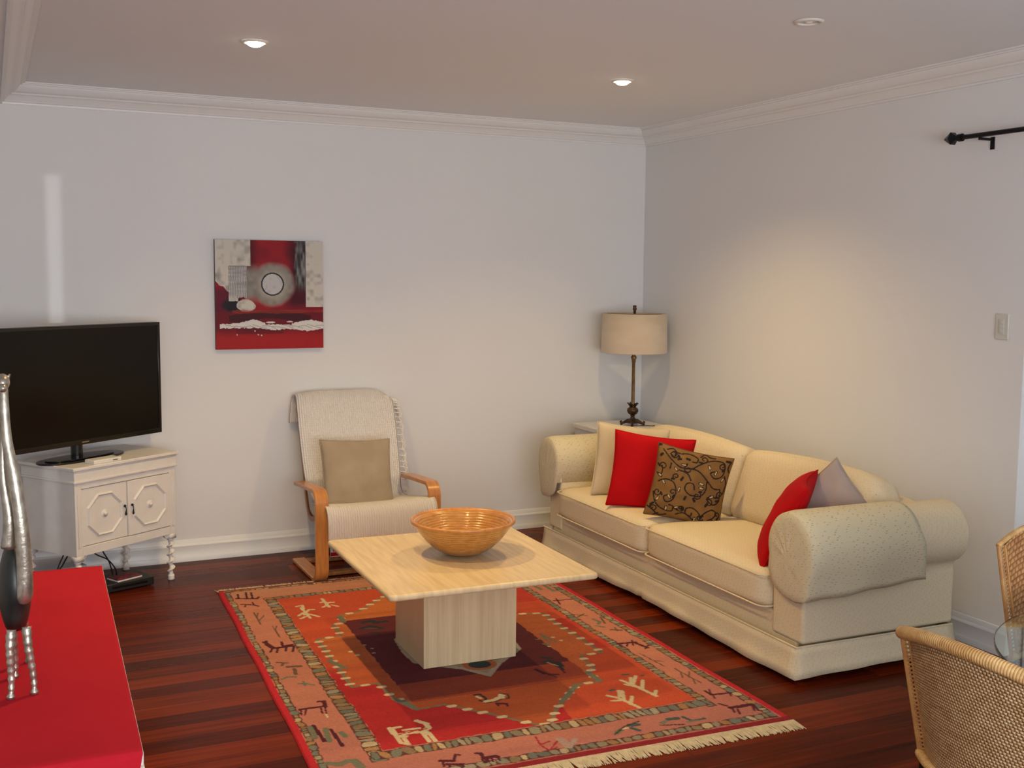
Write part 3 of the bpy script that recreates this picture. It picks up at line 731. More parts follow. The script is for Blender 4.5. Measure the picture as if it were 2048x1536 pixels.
# ------------------------------------------------------------------ rug
def rug():
    ox, oy, a = -3.0769, -.7502, -.0407
    Wr, Lr = 1.79, 2.551
    NXr, NYr = 420, 600
    pal = dict(cream=(.62, .50, .30), maroon=(.085, .012, .022), green=(.17, .17, .11), brown=(.15, .085, .05), teal=(.06, .09, .085), dark=(.03, .028, .03), tan=(.42, .30, .17), crimson=(.42, .018, .02), red=(.36, .02, .03), pinkteal=(.40, .27, .22))
    r = Raster(Wr, Lr, NXr, NYr, (.5, .03, .02)); S, T = r.X, r.Y
    wx = .010*(smooth_noise(NXr, NYr, 60, 85, 1)-.5); wy = .010*(smooth_noise(NXr, NYr, 60, 85, 2)-.5)
    Sx, Tx = S+wx, T+wy
    ab = smooth_noise(NXr, NYr, 2, 22, 9); ab2 = smooth_noise(NXr, NYr, 5, 60, 10)
    # field: orange-red at the far side, crimson in the lower left
    q = np.clip((T+.35*np.maximum(0, .9-S)-1.55)/.12, 0, 1)*(S < .95+.1*ab)
    c1 = np.array([.52, .075, .028]); c2 = np.array([.42, .020, .022])
    r.C = c1*(1-q[..., None])+c2*q[..., None]
    r.put((S > 1.3)*(T < 1.55)*(ab > .45), (.46, .035, .022), .8)
    poly = [[0.774,0.435],[0.616,0.611],[0.5,0.651],[0.497,0.759],[0.438,0.789],[0.436,0.954],[0.319,0.97],[0.316,1.245],[0.318,1.395],[0.317,1.612],[0.429,1.608],[0.437,1.789],[0.476,1.831],[0.493,1.934],[0.604,1.925],[0.738,2.081],[0.8,2.163],[0.865,2.244],[0.917,2.247],[0.985,2.14],[1.044,2.069],[1.183,1.924],[1.288,1.922],[1.291,1.805],[1.337,1.778],[1.354,1.61],[1.464,1.604],[1.463,1.529],[1.465,1.348],[1.457,1.193],[1.465,0.976],[1.33,0.939],[1.33,0.78],[1.28,0.76],[1.28,0.65],[1.16,0.61],[1.0,0.435],[0.89,0.36]]
    ins = r.inside(poly); r.put(ins, (.50, .125, .038)); r.put(ins*(T > 1.35)*(S < .55), (.46, .10, .032)); r.put(ins*(T < .8), (.52, .14, .035))
    r.put(ins*(Sx > .495)*(Sx < 1.28)*(T > 1.6), (.30, .052, .024)); r.put(ins*(Sx > .495)*(Sx < 1.28)*(T > 1.86), (.40, .085, .026))
    r.put((Sx > .495)*(Sx < 1.28)*(T > .745)*(T < 1.655), (.115, .018, .022))
    r.C *= (.90+.20*ab2)[..., None]
    # outline of the field: green line with cream dots
    gre = pal['green']
    pc = poly+[poly[0]]
    for (p0, p1) in zip(pc[:-1], pc[1:]):
        r.stroke([p0, p1], .0075, gre, .9)
        L = math.hypot(p1[0]-p0[0], p1[1]-p0[1]); k = max(1, int(L/.062))
        if L < .05 or (p0[1] > 1.8 and p0[0] < .6): continue
        for i in range(k):
            tt = (i+.5)/k; r.stroke([(p0[0]+(p1[0]-p0[0])*tt-.009, p0[1]+(p1[1]-p0[1])*tt), (p0[0]+(p1[0]-p0[0])*tt+.009, p0[1]+(p1[1]-p0[1])*tt)], .0125, pal['cream'])
    for seg in ([(.30, 1.27), (.345, 1.38)], [(.50, .66), (.50, .755)], [(.44, 1.80), (.49, 1.93)], [(1.045, 2.07), (1.18, 1.925)], [(1.29, 1.92), (1.29, 1.81)]): r.stroke(seg, .013, gre)
    med = [[.648,1.097],[.628,1.300],[.637,1.434],[.714,1.507],[.804,1.583],[.887,1.708],[.993,1.573],[1.148,1.432],[1.163,1.332],[1.148,1.10],[1.05,.98],[.90,.86],[.75,.98]]
    m1 = r.inside(med); r.put(m1, (.42, .36, .26)); 
    med2 = [[.9+(x-.9)*.90, 1.28+(y-1.28)*.90] for x, y in med]; r.put(r.inside(med2), (.34, .28, .19)); 
    med3 = [[.9+(x-.9)*.80, 1.28+(y-1.28)*.80] for x, y in med]; r.put(r.inside(med3), (.40, .09, .04))
    r.put(np.hypot((S-.898)/.075, (T-1.557)/.062) < 1, (.42, .13, .05)); r.put(np.hypot((S-.898)/.05, (T-1.552)/.045) < 1, (.03, .05, .05))
    # borders
    pink = np.array([.56, .215, .125]); pinkr = np.array([.44, .155, .125])
    def ring(s0, s1, t0, t1):  # region outside the given rectangle
        return ~((Sx > s0)*(Sx < s1)*(Tx > t0)*(Tx < t1))
    bd = ring(.268, 1.548, .262, 2.245)
    mixp = (.5*ab+.5*np.clip((T-1.6)/.8, 0, 1))[..., None]; pk = pink*(1-mixp)+pinkr*mixp
    far = np.clip((.22-T)/.08, 0, 1)[..., None]*(T < .24)[..., None]; pk = pk*(1-.5*far)+np.array([.50, .27, .15])*.5*far
    m = bd[..., None].astype(float); r.C = r.C*(1-m)+pk*(.93+.14*ab2)[..., None]*m
    # stone bands: cells of random length with dark joints
    pals = [(.27, .235, .155), (.20, .20, .145), (.36, .19, .08), (.44, .34, .20), (.24, .165, .09), (.15, .165, .135), (.32, .28, .2)]
    def band(axis, c0, c1, a0, a1, seed):
        g = np.random.default_rng(seed); A = T if axis == 't' else S; Bc = Sx if axis == 't' else Tx
        msk = (Bc > c0)*(Bc < c1)*(A > a0)*(A < a1)
        r.put(msk, (.11, .04, .03))
        p = a0
        while p < a1:
            l = g.uniform(.018, .052); col = np.array(pals[g.integers(len(pals))])*g.uniform(.85, 1.2)
            sk = g.uniform(-.25, .25); e = (Bc-(c0+c1)/2)
            A2 = A+sk*e
            rr = np.abs((A2-(p+l/2))/(l/2-.0028))**3+np.abs(e/((c1-c0)/2-.002-.004*g.random()))**3
            r.put((rr < 1)*msk, col); p += l
    band('t', .205, .266, .215, 2.33, 21); band('t', 1.55, 1.592, .215, 2.33, 22)
    band('s', .212, .258, .215, 1.585, 23); band('s', 2.252, 2.318, .215, 1.585, 24)
    band('t', .027, .058, .03, 2.515, 25); band('t', 1.712, 1.752, .03, 2.515, 26)
    band('s', .022, .048, .03, 1.75, 27); band('s', 2.462, 2.510, .03, 1.75, 28)
    red = (.50, .018, .028)
    r.put((S < .026)+(S > Wr-.034), red); r.put(((T > 2.52)+(T < .018)), (.26, .015, .02))
    for c, rad, pts in STROKES: r.stroke(pts, rad*(1.12 if c == 'cream' else .95), pal[c])
    r.C *= .87*(.86+.28*rng.random((NYr, NXr)))[..., None]
    # mesh
    def pos(s, t):
        l = -.012*t/Lr; w = 1.772+.055*t/Lr
        return l+s/Wr*w, -t
    e = .010
    ss = np.linspace(0, Wr, NXr); tt = np.linspace(0, Lr, NYr)
    hz = .011+.0012*smooth_noise(NXr, NYr, 120, 170, 12)
    SS, TT = np.meshgrid(ss, tt); Lx = -.012*TT/Lr+SS/Wr*(1.772+.055*TT/Lr)+.004*np.sin(TT*9)*(SS/Wr-.5)
    hz[0, :] = hz[-1, :] = .0015; hz[:, 0] = hz[:, -1] = .0015
    V = np.stack([Lx, -TT, hz], -1).reshape(-1, 3)
    idx = np.arange(NXr*NYr).reshape(NYr, NXr)
    F = np.stack([idx[:-1, :-1], idx[1:, :-1], idx[1:, 1:], idx[:-1, 1:]], -1).reshape(-1, 4)
    t = thing('rug', 'large red and orange patterned wool rug with pink border under the coffee table', 'rug', (ox, oy, 0), a)
    me = bpy.data.meshes.new('pile'); me.vertices.add(len(V)); me.vertices.foreach_set('co', V.astype(np.float32).ravel())
    me.loops.add(F.size); me.loops.foreach_set('vertex_index', F.astype(np.int32).ravel()); me.polygons.add(len(F)); me.polygons.foreach_set('loop_start', np.arange(0, F.size, 4, dtype=np.int32))
    me.update(calc_edges=True); me.validate(); me.shade_smooth(); me.materials.append(M_rug)
    o = bpy.data.objects.new('pile', me); COL.objects.link(o); o.parent = t; set_cols(o, r.C.reshape(-1, 3))
    g = random.Random(5)
    for (tt0, sgn, ln) in ((Lr-.004, -1, .082), (.004, 1, .055)):
        mb = MB(); w0, l0 = pos(0, tt0)[0], pos(Wr, tt0)[0]; n = 620
        for i in range(n):
            x = w0+(l0-w0)*(i+g.random())/n; L_ = ln*g.uniform(.85, 1.05); dx = g.uniform(-.018, .010)+.004; z = g.uniform(.003, .007)
            y0 = -tt0; mb.tube([(x, y0, .006), (x+dx*.4, y0+sgn*L_*.5, z), (x+dx, y0+sgn*L_, .003)], [.0026, .0026, .0014], 5)
        f = mb.build('fringe', M_fringe, t); f['kind'] = 'stuff'
        plab(f, 'cream yarn fringe')
rug()

# ------------------------------------------------------------------ coffee table and bowl
def coffee_table():
    x, y, a, w, l, z = -2.7556, -1.7388, -.0271, .9055, .9709, .4797
    c = Vector((x, y, 0))+Vector((math.cos(a), math.sin(a), 0))*w/2+Vector((math.sin(a), -math.cos(a), 0))*l/2
    t = thing('coffee_table', 'square travertine coffee table with a block pedestal, standing on the rug', 'coffee table', (c.x, c.y, .0125), a)
    th = .026; z -= .0125
    r = .022; pts = []
    for (cx, cy, a0) in ((w/2-r, l/2-r, 0), (-w/2+r, l/2-r, 90), (-w/2+r, -l/2+r, 180), (w/2-r, -l/2+r, 270)):
        for k in range(6): q = math.radians(a0+18*k); pts.append((cx+r*math.cos(q), cy+r*math.sin(q)))
    plab(MB().prism(pts, 2, z-th, z).build('tabletop', M_trav, t, bevel=.010, segs=4), 'polished cream travertine slab with rounded edges')
    bw, bl = .434, .40
    bc = Vector((-2.4794, -1.9005, 0))+Vector((math.cos(-.017), math.sin(-.017), 0))*bw/2+Vector((math.sin(-.017), -math.cos(-.017), 0))*bl/2-c
    bc = Matrix.Rotation(-a, 3, 'Z') @ bc
    MB().bx(bc.x-bw/2, bc.x+bw/2, bc.y-bl/2, bc.y+bl/2, 0, z-th+.001).build('pedestal', M_trav, t, bevel=.002)
    return z+.0125
TZ = coffee_table()
def bowl():
    prof = []
    R0, Hh = .227, .148
    for i in range(15):     # outside from base to rim
        u = i/14; prof.append((.045+(R0-.045)*u**.72, .004+Hh*u**1.5))
    out = prof[:]
    inn = [(r-.012, z+.010) for r, z in out[::-1]]
    inn[0] = (R0-.008, Hh+.006)
    t = thing('bowl', 'round coiled bamboo bowl on the coffee table', 'bowl', (-2.274, -2.215, TZ))
    full = [(0, .004)]+out+[(R0+.002, Hh+.006)]+inn[1:]+[(0, .014)]
    # ripples of the coils
    fine = []
    for (r0, z0), (r1, z1) in zip(full[:-1], full[1:]):
        for k in range(3): fine.append((r0+(r1-r0)*k/3, z0+(z1-z0)*k/3))
    fine.append(full[-1])
    o = MB().lathe(fine, n=96).build('bowl_body', M_bowl, t, smooth=True, uv=True)
    MB().lathe([(R0-.010, Hh+.002), (R0-.006, Hh+.009), (R0, Hh+.0115), (R0+.005, Hh+.006), (R0+.003, Hh-.003), (R0-.006, Hh-.004), (R0-.010, Hh+.002)], n=72).build('rim', M_birch, t, smooth=True)
    MB().lathe([(.034, .0), (.042, .0), (.048, .008), (.036, .010)], n=40).build('foot_ring', M_birch, t, smooth=True)
bowl()

# ------------------------------------------------------------------ sofa
SO = (-1.078, -1.807, 0); SR = math.radians(-91.106)
def to_world(p):
    return Matrix.Translation(SO) @ Matrix.Rotation(SR, 4, 'Z') @ Vector(p)
def sofa():
    t = thing('sofa', 'long cream damask two-seat sofa with rolled arms, against the right wall', 'sofa', SO, SR)
    BX, IX, D = 1.25, 1.03, .86
    # base
    MB().bx(-1.16, BX-.05, .040, D-.03, .05, .255).build('base', M_sofa, t, bevel=.012)
    # skirt, a closed strip of cloth
    path = []; BL = -1.190
    def seg(a, b, n):
        for i in range(n): path.append((a[0]+(b[0]-a[0])*i/n, a[1]+(b[1]-a[1])*i/n))
    seg((BL, 0), (0, 0), 34); seg((0, 0), (BX, 0), 34); seg((BX, 0), (BX, D), 26); seg((BX, D), (BL, D), 40); seg((BL, D), (BL, 0), 26)
    vs, fs, uv = [], [], []; n = len(path); rows = 5
    for j in range(rows):
        k = j/(rows-1)
        for i, (x, y) in enumerate(path):
            nx = 1 if abs(x-BX) < 1e-6 else (-.3 if abs(x-BL) < 1e-6 else 0); ny = (-1 if y < 1e-6 else (1 if abs(y-D) < 1e-6 else 0))
            fl = .020*k*k+.007*k*math.sin(i*.55)*math.cos(i*.21)
            z = .155-(.125+.008*math.sin(i*.13))*k
            pleat = -.012*k*(1 if (abs(x) < .02 and ny == -1) else 0)
            vs.append((x+nx*(fl+.004), y+ny*(fl+.004+pleat), z))
    for j in range(rows-1):
        for i in range(n): fs.append((j*n+i, j*n+(i+1) % n, (j+1)*n+(i+1) % n, (j+1)*n+i))
    mesh_obj('skirt', vs, fs, M_sofa, t, smooth=True, solid=.006)
    pts = [(BL-.006, -.006, .158), (BX+.006, -.006, .158), (BX+.006, D, .158)]
    MB().tube(pts, .0045, 8).build('skirt_piping', M_sofa, t)
    # feet hidden by the skirt
    for sx in (-1, 1):
        for yy in (.08, D-.08):
            MB().tube([(sx*(BX-.09), yy, 0), (sx*(BX-.09), yy, .06)], [.02, .028], 14).build('foot', M_blackmat, t)
    # arms
    def arm_prof(sx, off=0.0):
        cx, cz, r = (IX+.154 if sx > 0 else IX+.125), (.572 if sx > 0 else .585), (.143 if sx > 0 else .128)+off
        P = [(IX+.005-off, .16), (IX+.005-off, .46)]
        for k in range(25):
            a = math.radians(205-k*(205+62)/24); P.append((cx+r*math.cos(a), cz+r*math.sin(a)))
        bx = BX if sx > 0 else 1.20
        P += [(bx-.012+off, .42), (bx-.005+off, .40), (bx-.005+off, .16)]
        return [(sx*x, z) for x, z in P]
    for sx in (-1, 1):
        o = MB().prism(arm_prof(sx), 1, .03, D+.015).build('arm', M_sofa, t, bevel=.016, segs=4)
        loop = [(x, .028, z) for x, z in arm_prof(sx)[1:-1]]
        MB().tube(loop, .0045, 8).build('arm_piping', M_sofa, o)
    # seat cushions
    for sx in (-1, 1):
        def f(x, y, z, sx=sx):
            bulge = .018*(1-x*x)*(1-y*y)*(1 if z > 0 else .3)
            droop = -.020*(max(0, -y)**3)*(1-.5*x*x)
            front = -.014*(1-x*x)*max(0, -y)**2
            return (0, front, (bulge if z > 0 else -bulge)+(.4*droop if z < 0 else 0))
        c = rbox('seat_cushion', (sx*IX/2, .345, .342), (IX-.006, .70, .175), .05, M_sofa, t, 18, f)
        zt = .412; loop = []
        for (px, py, a0) in ((IX/2-.053, .645, 0), (-IX/2+.053, .645, 90), (-IX/2+.053, .045, 180), (IX/2-.053, .045, 270)):
            for k in range(6): q = math.radians(a0+18*k); loop.append((sx*IX/2+px+.050*math.cos(q), py+.050*math.sin(q)-(.012 if py < .1 else 0), zt-.004))
        loop.append(loop[0])
        MB().tube(loop, .0042, 6, caps=False).build('piping', M_sofa, c)
        loop2 = [(x, y, .270) for x, y, z in loop]
        MB().tube(loop2, .0042, 6, caps=False).build('piping', M_sofa, c)
    # back frame and back cushions
    def fb(x, y, z): return (0, 0, -.035*max(0, abs(x)-.75)/.25*(z > 0))
    rbox('back_frame', (.02, .765, .42), (2*BX-.08, .185, .56), .06, M_sofa, t, 12, fb)
    rot = Matrix.Rotation(math.radians(-19), 3, 'X')
    for sx in (-1, 1):
        def f(x, y, z, sx=sx):
            b = .030*(1-x*x)*(1-z*z); top = .024*(1-(x-.15*sx)**2)*max(0, z)
            end = -.035*max(0, sx*x-.6)**2/.16*max(0, z)
            return (0, -b if y < 0 else b*.3, top+end)
        c = rbox('back_cushion', (sx*(IX/2+.005), .640, .585), (IX+.01, .20, .40), .07, M_sofa, t, 18, f, rot)
        loop = []
        hw, hz = (IX+.01)/2-.02, .20
        for k in range(41):
            u = -1+2*k/40; x = u*hw; z = hz-.022+.024*(1-(u-.15*sx)**2)-.035*max(0, sx*u-.6)**2/.16-.03*max(0, abs(u)-.88)/.12
            loop.append(rot @ Vector((x, -.077, z))+Vector((sx*(IX/2+.005), .640, .585)))
        MB().tube(loop, .0042, 6).build('piping', M_sofa, c)
    # arm covers (loose cloth pieces on the arms)
    lab = {1: 'cream patterned cover draped over the near rolled arm of the sofa', -1: 'cream patterned cover draped over the far rolled arm of the sofa, by the side table'}
    for sx in (-1, 1):
        cx, cz, r = (IX+.154 if sx > 0 else IX+.125), (.572 if sx > 0 else .585), (.153 if sx > 0 else .138)
        P = [(IX+.006, .455)]
        for k in range(27):
            a = math.radians(200-k*200/26); P.append((cx+r*math.cos(a), cz+r*math.sin(a)))
        P += [(cx+r-.002, .53), (cx+r-.010, .485), (cx+r-.020, .44), (cx+r-.028, .395), (cx+r-.034, .362)]
        m = len(P); rows = 22; vs, fs = [], []
        for j in range(rows):
            v = j/(rows-1)
            for i, (x, z) in enumerate(P):
                u = i/(m-1); ye = .58+.06*max(0, u-.75)/.25
                y = .004+(ye-.004)*v
                zz = z
                if i >= m-4: zz += (.040*v)*(i-(m-5))/4+.004*math.sin(v*16)
                dx = .004*math.sin(v*11+i*.3)*(1 if i > m-6 else .2)
                ins = .012*(1-v*9)**2 if v < .11 else 0
                X = x-(x-cx)/max(abs(x-cx), 1e-3)*ins*.5
                vs.append((sx*(X+dx), y, zz-(ins*.4 if z > cz else 0)))
        for j in range(rows-1):
            for i in range(m-1): fs.append((j*m+i, j*m+i+1, (j+1)*m+i+1, (j+1)*m+i))
        # front panel: rings shrinking to the centre, slightly domed
        base = len(vs); low = [(IX+.03, .452-.05), (IX+.06, .375), (IX+.12, .352), (IX+.20, .347)]
        edge = [(vs[i][0]*sx, vs[i][2]) for i in range(m)]+[(x, z) for x, z in low[::-1]]
        for (x, z) in low[::-1]: vs.append((sx*x, .004, z))
        ids = list(range(m))+list(range(base, base+len(low)))
        K = len(ids); prev = ids; cc = (cx, .52)
        for ringi, sc in enumerate((.97, .8, .55, .3)):
            cur = []
            for (x, z) in edge:
                vs.append((sx*(cc[0]+(x-cc[0])*sc), .004-.010*(1-sc)**.5-.004+.003*math.sin(x*60+z*50)*(1-sc), cc[1]+(z-cc[1])*sc)); cur.append(len(vs)-1)
            for i in range(K): fs.append((prev[i], prev[(i+1) % K], cur[(i+1) % K], cur[i]))
            prev = cur
        vs.append((sx*cc[0], -.010, cc[1])); ci = len(vs)-1
        for i in range(K): fs.append((prev[i], prev[(i+1) % K], ci))
        W = [to_world(v) for v in vs]; org = to_world((sx*cx, .3, cz))
        o = mesh_obj('armrest_cover', [Matrix.Rotation(-SR, 3, 'Z') @ (w-org) for w in W], fs, M_cover, None, smooth=True, solid=.005, loc=org, rotz=SR)
        tag(o, lab[sx], 'armrest cover', 'cloth covers on the sofa arms')
sofa()

# ------------------------------------------------------------------ cushions
def pillow(name, label, center, yaw, tilt, roll, W_, H_, T_, m, raster=None, n=30, pinch=.07, bend=0.0, seed=0, piping=True):
    g = smooth_noise(64, 64, 7, 7, seed+40)-.5; g2 = smooth_noise(64, 64, 3, 3, seed+80)-.5
    V, Fs, UV = [], [], []; idx = {}
    def xy(u, v):
        x = W_/2*u*(1-pinch*(1-v*v)*abs(u)**1.5); y = H_/2*v*(1-pinch*(1-u*u)*abs(v)**1.5)
        return x, y
    for side in (1, -1):
        for j in range(n+1):
            for i in range(n+1):
                u0, v0 = -1+2*i/n, -1+2*j/n
                u, v = math.sin(u0*PI/2)*.55+u0*.45, math.sin(v0*PI/2)*.55+v0*.45
                bd = i in (0, n) or j in (0, n)
                if side == -1 and bd: idx[(side, i, j)] = idx[(1, i, j)]; continue
                x, y = xy(u, v); th = T_/2*(max(0, (1-u*u))*max(0, (1-v*v)))**.42
                a, c = int((i/n)*63), int((j/n)*63)
                z = side*(th*(1+.30*g2[c, a])+.010*g[c, a]*(th/(T_/2)))-bend*u*u
                idx[(side, i, j)] = len(V); V.append((x, y, z)); UV.append(((u+1)/2, (1-v)/2))
    for side in (1, -1):
        for j in range(n):
            for i in range(n):
                q = (idx[(side, i, j)], idx[(side, i+1, j)], idx[(side, i+1, j+1)], idx[(side, i, j+1)])
                Fs.append(q if side == 1 else q[::-1])
    h = Vector((math.cos(yaw), math.sin(yaw), 0)); nn = h*math.cos(tilt)+Vector((0, 0, 1))*math.sin(tilt)
    r = Vector((0, 0, 1)).cross(h); u_ = nn.cross(r)
    Rr = r*math.cos(roll)+u_*math.sin(roll); Uu = u_*math.cos(roll)-r*math.sin(roll)
    t = thing(name, label, 'cushion'); t.matrix_world = Matrix.Translation(center) @ Matrix((Rr, Uu, nn)).transposed().to_4x4()
    o = mesh_obj('cushion_cover', V, Fs, m, t, smooth=True)
    if raster is not None:
        uv = np.array(UV); set_cols(o, raster.sample(uv[:, 0], uv[:, 1]))
    if piping:
        loop = []
        for k in range(25): loop.append((*xy(-1+2*k/24, -1), -bend*(-1+2*k/24)**2))
        for k in range(1, 25): loop.append((*xy(1, -1+2*k/24), -bend))
        for k in range(1, 25): loop.append((*xy(1-2*k/24, 1), -bend*(1-2*k/24)**2))
        for k in range(1, 25): loop.append((*xy(-1, 1-2*k/24), -bend))
        MB().tube(loop, .0035, 6, caps=False).build('seam', m if raster is None else M_blackmat if False else m, t, smooth=True)
        if raster is not None: set_cols(bpy.data.objects[COL.objects[-1].name], np.array([.12, .06, .02]))
    return t
def scroll_raster():
    r = Raster(1, 1, 420, 420, (.215, .108, .028)); V, Lf, Bl = SCROLL
    r.C *= (.85+.3*smooth_noise(420, 420, 12, 12, 77))[..., None]
    dk = (.018, .010, .008)
    for v in V:
        p = [tuple(q)[:2] for q in smoothpath([(a, b_, 0) for a, b_ in v], 6)]; r.stroke(p, .0095, dk)
    for (cx, cy, rad, a0, sg) in ((.22, .10, .060, 0, 1), (.62, .08, .055, 2, -1), (.88, .13, .05, 1, 1), (.10, .30, .055, 3, 1), (.44, .27, .055, 4, -1), (.93, .52, .05, 2, 1), (.62, .60, .06, 5, 1), (.30, .62, .05, 1, -1), (.09, .66, .055, 0, 1), (.45, .82, .055, 2.5, -1), (.80, .66, .055, 4, 1), (.94, .80, .045, 1, -1), (.10, .90, .05, 3.5, 1), (.72, .90, .045, .5, 1), (.30, .40, .045, 2, 1)):
        sp = [(cx+rad*(1-.045*k)*math.cos(a0+sg*k*.42), cy+rad*(1-.045*k)*math.sin(a0+sg*k*.42)) for k in range(17)]
        r.stroke(sp, .0085, dk)
        e = sp[0]; r.stroke([e, (e[0]+.03*math.cos(a0+1), e[1]+.03*math.sin(a0+1))], .014, dk)
    rr = random.Random(3)
    for (a, b_) in Lf:
        an = rr.uniform(0, PI); dx, dy = math.cos(an)*.022, math.sin(an)*.022
        r.stroke([(a-dx, b_-dy), (a+dx, b_+dy)], .0175, dk); r.stroke([(a-dx*.8, b_-dy*.8), (a+dx*.8, b_+dy*.8)], .0085, (.60, .45, .25))
    for (a, b_) in Bl:
        an = rr.uniform(0, PI); dx, dy = math.cos(an)*.018, math.sin(an)*.018
        r.stroke([(a-dx, b_-dy), (a+dx, b_+dy)], .017, dk)
    return r
pillow('cushion', 'cream cushion leaning at the far end of the sofa, behind the bright red one', (-.770, -1.145, .628), -1.916, .20, -.121, .43, .42, .13, M_creamcush, seed=1, pinch=.05)
pillow('cushion', 'bright red square cushion beside the brown scroll-patterned one on the sofa', (-.855, -1.50, .628), -2.128, .16, -.108, .445, .42, .13, M_red, seed=2)
pillow('cushion', 'brown cushion embroidered with black scrolling vines, leaning in the middle of the sofa', (-.828, -1.83, .608), -2.106, .14, -.197, .40, .385, .12, M_scroll, scroll_raster(), n=190, seed=3)
pillow('cushion', 'dark red cushion seen edge-on against the near arm of the sofa', (-.872, -2.672, .622), 2.36, .46, -.04, .42, .43, .14, M_red, seed=4, bend=.025)
pillow('cushion', 'mauve-grey cushion tipped on its corner at the near end of the sofa', (-.635, -2.690, .640), -2.45, .30, .72, .345, .345, .13, M_mauve, seed=5, pinch=.10)
pillow('cushion', 'taupe square cushion on the armchair', (-2.245, -.560, .548), -1.63, .38, -.03, .415, .43, .13, M_beige, seed=6, pinch=.06)

# ------------------------------------------------------------------ side table and table lamp
t = thing('side_table', 'pale grey-white side table in the corner behind the sofa, under the lamp', 'side table', (-.31, -.245, 0))
STZ = .712
MB().bx(-.27, .27, -.185, .185, STZ-.03, STZ).build('tabletop', M_white, t, bevel=.004)
MB().bx(-.255, .255, -.17, .17, .12, STZ-.03).build('cabinet_body', M_white, t, bevel=.003)
for sx in (-1, 1):
    for sy in (-1, 1): MB().bx(sx*.235-.02, sx*.235+.02, sy*.15-.02, sy*.15+.02, 0, .12).build('leg', M_white, t)
t = thing('table_lamp', 'table lamp with beige drum shade and dark bronze footed base, in the corner', 'lamp', (-.262, -.325, STZ))
foot = MB()
for k in range(4):
    a = PI/4+k*PI/2+.2; ca, sa = math.cos(a), math.sin(a)
    foot.tube([(ca*.0, sa*.0, .035), (ca*.03, sa*.03, .032), (ca*.055, sa*.055, .020), (ca*.074, sa*.074, .014), (ca*.080, sa*.080, .024), (ca*.072, sa*.072, .030)], [.014, .013, .010, .008, .007, .005], 8)
    foot.ell((ca*.074, sa*.074, .010), (.010, .010, .010), 8, 6)
foot.lathe([(0, .018), (.05, .018), (.046, .026), (.030, .036), (.016, .050), (.012, .062), (.018, .066), (.012, .070)], n=28)
foot.build('foot', M_brass, t, smooth=True)
MB().lathe([(.012, .068), (.030, .080), (.038, .098), (.036, .112), (.022, .124), (.018, .130)], n=28, ripple=lambda a, j: 1+.05*math.cos(a*8)).build('vase', M_brass, t, smooth=True)
lf = MB()
for k in range(8):
    a = k*PI/4; ca, sa = math.cos(a), math.sin(a)
    lf.tube([(ca*.012, sa*.012, .125), (ca*.022, sa*.022, .138), (ca*.034, sa*.034, .150), (ca*.040, sa*.040, .148)], [.006, .007, .005, .002], 6)
lf.lathe([(.018, .126), (.022, .135), (.014, .142)], n=20); lf.build('leaf_collar', M_brass, t, smooth=True)
MB().lathe([(.011, .135), (.0115, .16), (.0105, .42), (.013, .425), (.013, .44), (.018, .45), (.018, .462), (.010, .47), (.016, .482), (.016, .50), (.008, .51)], n=20, ripple=lambda a, j: 1+.04*math.cos(a*10)).build('pole', M_brass2, t, smooth=True)
sh = MB().lathe([(.220, .490), (.214, .748), (.210, .748), (.216, .492), (.220, .490)], n=72).build('lamp_shade', M_shade, t, smooth=True)
MB().tube([(.218*math.cos(a*PI/36), .218*math.sin(a*PI/36), .492) for a in range(73)], .003, 6).build('shade_trim', M_shade, sh)
sp = MB(); sp.lathe([(.005, .51), (.005, .742), (.009, .745), (.009, .750)], n=12)
for k in range(3):
    a = k*2*PI/3; sp.tube([(0, 0, .742), (.211*math.cos(a), .211*math.sin(a), .742)], .0022, 6)
sp.build('spider', M_brass2, t)
MB().lathe([(.004, .748), (.010, .756), (.008, .764), (.014, .776), (.011, .788), (.013, .800), (0, .803)], n=16).build('finial', M_brass, t, smooth=True)
MB().tube(smoothpath([(.03, -.05, .006), (.06, -.075, .006), (.09, -.10, .005), (.12, -.085, .004)], 5), .0028, 6).build('cord', M_blackmat, t)

# ------------------------------------------------------------------ armchair
def ribbon(path, hw, th, xc):
    """flat strip of width 2*hw along X following path [(y,z)], thickness th"""
    P = [Vector((0, y, z)) for y, z in path]; vs, fs, uv = [], [], []
    for i, q in enumerate(P):
        t = (P[min(i+1, len(P)-1)]-P[max(i-1, 0)]).normalized(); n = Vector((0, -t.z, t.y))
        for (sx, sn) in ((-1, -1), (1, -1), (1, 1), (-1, 1)):
            vs.append((xc+sx*hw, q.y+n.y*sn*th/2, q.z+n.z*sn*th/2))
    for i in range(len(P)-1):
        for k in range(4): fs.append((i*4+k, i*4+(k+1) % 4, i*4+4+(k+1) % 4, i*4+4+k))
    m = len(P)-1; fs += [(0, 1, 2, 3), (m*4+3, m*4+2, m*4+1, m*4)]
    return vs, fs
def arc2(c, r, a0, a1, n=8):
    return [(c[0]+r*math.cos(math.radians(a0+(a1-a0)*k/n)), c[1]+r*math.sin(math.radians(a0+(a1-a0)*k/n))) for k in range(n+1)]
AC = (-2.190, -.796)
